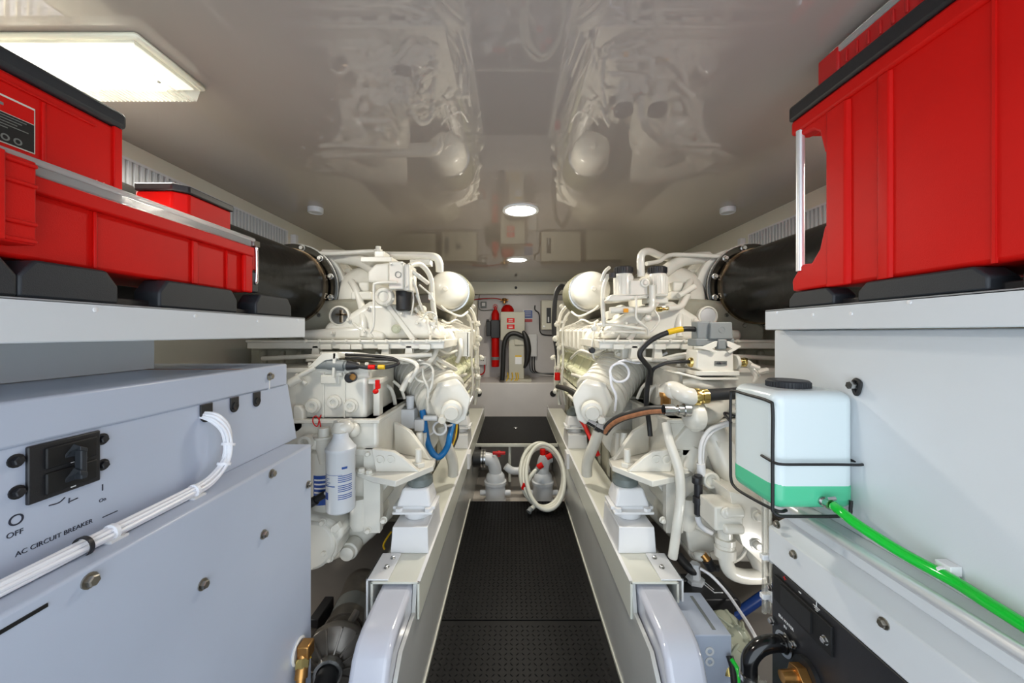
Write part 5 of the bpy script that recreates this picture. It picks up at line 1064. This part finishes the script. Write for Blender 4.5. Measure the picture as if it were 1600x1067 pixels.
for px in (752, 755): g.lathe(W(px, 563, 4.68), FWD, [(0, .008), (.003, .008)], 10)
g.build('socket_holes', 'dark', t)
g = G(); g.tube([W(757, 570, 4.7), W(757, 580, 4.7), W(752, 585, 4.7), W(744, 585, 4.7)], .008, 8); g.build('lead', 'redwire', t)
t = thing('wall_switch', 'small grey square switch on the back wall, left of the extinguisher', 'switch', W(755, 480, 4.74))
g = G(); g.pbox(751, 471, 760, 481, 4.72, 4.75); g.build('body', 'greyp', t, bev=.004); g = G(); g.pbox(753, 473, 758, 478, 4.71, 4.72); g.build('face', 'white', t)
g = G(); g.tube([W(749, 460, 4.73), W(749, 483, 4.73), W(770, 484, 4.73)], .005, 8); tag(g.build('wall_conduit', 'greyp'), 'thin grey conduit beside the small square switch on the back wall', 'pipe')
g = G(); g.pbox(760, 499, 764, 504, 4.70, 4.75); g.build; tag(g.build('alarm_knob', 'blackp', bev=.003), 'tiny black knob on the back wall just left of the extinguisher bracket', 'knob')
# =================== pump on the left, low
t = thing('washdown_pump', 'dark grey metal electric pump with a label lying low beside the left stringer', 'pump', (-.6, 1.2, -.05))
pa = Vector((-.585, 1.20, .175)); pb = Vector((-.655, 1.62, .145)); d = (pb-pa).normalized(); Lp = (pb-pa).length
g = G(); g.lathe(pa+d*.14, d, [(0, .068), (.0, .072), (.03, .072), (.03, .070), (.25, .070), (.255, .073), (.29, .073), (.30, .068), (.31, .03)], 40); g.build('motor', 'pumpgrey', t)
g = G(); g.lathe(pa+d*.20, d, [(0, .0712), (.075, .0712)], 40, caps=False); g.build('motor_label', 'labelgrey', t, label='pale printed motor label')
g = G(); g.lathe(pa+d*.06, d, [(0, .09), (.03, .085), (.05, .07), (.085, .062)], 36); q = pa+d*.08
g.cyl(q+Vector((-.06, 0, .03)), q+Vector((-.09, -.05, .08)), .022); g.cyl(q+Vector((.02, -.02, .05)), q+Vector((.045, .05, .085)), .013); g.cyl(q+Vector((-.05, -.02, .05)), q+Vector((.02, -.05, .06)), .017); g.build('gear_head', 'pumpgrey', t, bev=.002)
hd = pa+d*.06; g = G(); g.lathe(hd, -d, [(0, .10), (.02, .104), (.03, .10), (.055, .06), (.06, .04), (.075, .036), (.08, .036)], 40)
for k in range(12):
    a = k*math.pi/6; u = d.orthogonal().normalized(); v = d.cross(u); e = u*math.cos(a)+v*math.sin(a); n_ = u*-math.sin(a)+v*math.cos(a)
    g.prism([hd-d*.03+e*.10+n_*.003, hd-d*.03+e*.10-n_*.003, hd-d*.065+e*.04-n_*.003, hd-d*.065+e*.04+n_*.003], -d*.008)
g.build('pump_head', 'pumpgrey', t, bev=.001)
g = G(); g.ring(hd-d*.078, -d, .044, .034, .02, 28); g.build('inlet_clamp', 'steel', t)
g = G(); g.tube([hd-d*.08, hd-d*.16+Vector((0, 0, -.03)), hd-d*.25+Vector((0, 0, -.10))], .034, 20); g.build('inlet_hose', 'rubber', t)
g = G(); g.box(-.735, -.70, 1.34, 1.46, .16, .215); g.build('switch_box', 'blackp', t, bev=.003)
g = G(); g.tube([(-.62, 1.14, .25), (-.66, 1.18, .30), (-.685, 1.22, .33)], .0045, 8); g.tube([(-.70, 1.28, .42), (-.69, 1.22, .40), (-.70, 1.2, .34)], .0045, 8); g.build('yellow_lead', 'yellow', t)
hose('corrugated_hose', 'black corrugated hose standing between the pump motor and the left stringer', 'hose', ((585, 905, 1.32), (580, 940, 1.28), (575, 990, 1.22), (560, 1067, 1.12), (556, 1100, 1.08)), .021, 'rubber')
hose('yellow_wire', 'short yellow wire with a ring terminal beside the left pedestal', 'wire', ((611, 831, 1.6), (603, 843, 1.6), (599, 852, 1.6), (601, 858, 1.6)), .004, 'yellow')
# =================== low right equipment
t = thing('control_box', 'white sheet metal box beside the right stringer near the floor', 'box', (.68, 1.12, -.07))
a = W(1093, 975, 1.12); b = W(1131, 1045, 1.12)
g = G(); g.box(a.x-.08, b.x, 1.08, 1.26, .16, .37); g.build('body', 'panel', t, bev=.003)
g = G(); g.box(b.x-.045, b.x-.035, 1.10, 1.24, .3695, .3712); g.build('slot', 'greyp', t)
for k, z in enumerate((.325, .295)): g = G(); c = Vector((b.x-.065, 1.079, z)); g.ring(c, FWD, .013, .007, .002, 16); g.build('knockout', 'white', t)
t = thing('filter_bowl', 'milky ribbed filter bowl low beside the white sheet metal box', 'filter', (.73, 1.18, .1))
c = W(1140, 1002, 1.17); g = G(); g.lathe(c, Vector((.25, -.35, .45)), [(-.06, .05), (-.05, .078), (0, .082), (.02, .078), (.035, .06), (.04, .04), (.03, .03)], 32)
dd = Vector((.25, -.35, .45)).normalized(); u = dd.orthogonal().normalized(); v = dd.cross(u)
for k in range(8):
    e = u*math.cos(k*math.pi/4)+v*math.sin(k*math.pi/4); n_ = dd.cross(e); g.prism([c+dd*.02+e*.078+n_*.004, c+dd*.02+e*.078-n_*.004, c+dd*.043+e*.03-n_*.004, c+dd*.043+e*.03+n_*.004], dd*.01)
g.build('bowl', 'filter', t, bev=.002)
g = G(); g.cyl(W(1133, 1028, 1.10), W(1137, 1052, 1.09), .017); g.build('port', 'brassg', t)
t = thing('bilge_motor', 'black moulded motor cover with white chevron lines behind the white box', 'motor', (.68, 1.35, .15))
g = G(); g.prism([(.60, 1.29, .20), (.80, 1.29, .20), (.80, 1.34, .30), (.79, 1.42, .34), (.60, 1.42, .36), (.60, 1.30, .33)], (0, 0, .0)) if 0 else g.box(.60, .775, 1.29, 1.43, .23, .325); g.cyl((.78, 1.30, .295), (.78, 1.42, .295), .025); g.lathe((.64, 1.39, .325), (0, 0, 1), [(0, .02), (.012, .02)], 8); g.build('cover', 'blackp', t, bev=.018, segs=3)
g = G(); g.tube([(.69, 1.415, .3262), (.72, 1.32, .3262), (.75, 1.32, .3262)], .0018, 6, smooth=False); g.tube([(.705, 1.41, .3262), (.726, 1.335, .3262)], .0018, 6); g.build('chevron_line', 'white', t)
t = thing('drain_valve', 'white plastic hose union standing behind the near end of the right girder', 'valve', (.62, 1.36, .3))
c = W(1086, 930, 1.38); g = G(); g.lathe(c, (0, 0, 1), [(0, .04), (.01, .042), (.012, .03), (.03, .03)], 20); g.lathe(c+Vector((0, 0, .03)), (0, 0, 1), [(0, .034), (.014, .034), (.016, .026), (.02, .034), (.034, .034), (.036, .02), (.09, .018)], 6); g.build('union', 'pipewhite', t, bev=.001)
hose('inlet_hose', 'black hose end pushed onto the white plastic union low right', 'hose', ((1060, 868, 1.42), (1068, 878, 1.40), (1078, 888, 1.38), (1085, 893, 1.38)), .017, 'rubber')
hose('white_cable', 'thin white cable arcing down across the bilge to the right cabinet', 'cable', ((1094, 888, 1.36), (1112, 900, 1.34), (1135, 925, 1.30), (1158, 958, 1.22), (1172, 980, 1.15), (1183, 1000, 1.08)), .0052, 'cable')
hose('blue_pipe', 'dark blue pipe crossing the bilge low on the right', 'pipe', ((1130, 972, 1.45), (1160, 954, 1.45), (1195, 930, 1.45), (1230, 908, 1.45)), .019, 'bluesign')
hose('earth_wire', 'green and yellow earth wire at the very bottom right of the stringer', 'wire', ((1143, 1030, 1.05), (1152, 1045, 1.03), (1156, 1067, 1.0), (1157, 1100, .98)), .0055, 'greenhose')
hose('black_lead', 'black lead beside the green earth wire near the floor', 'wire', ((1140, 1025, 1.07), (1146, 1045, 1.05), (1148, 1067, 1.03), (1149, 1100, 1.0)), .010, 'rubber')
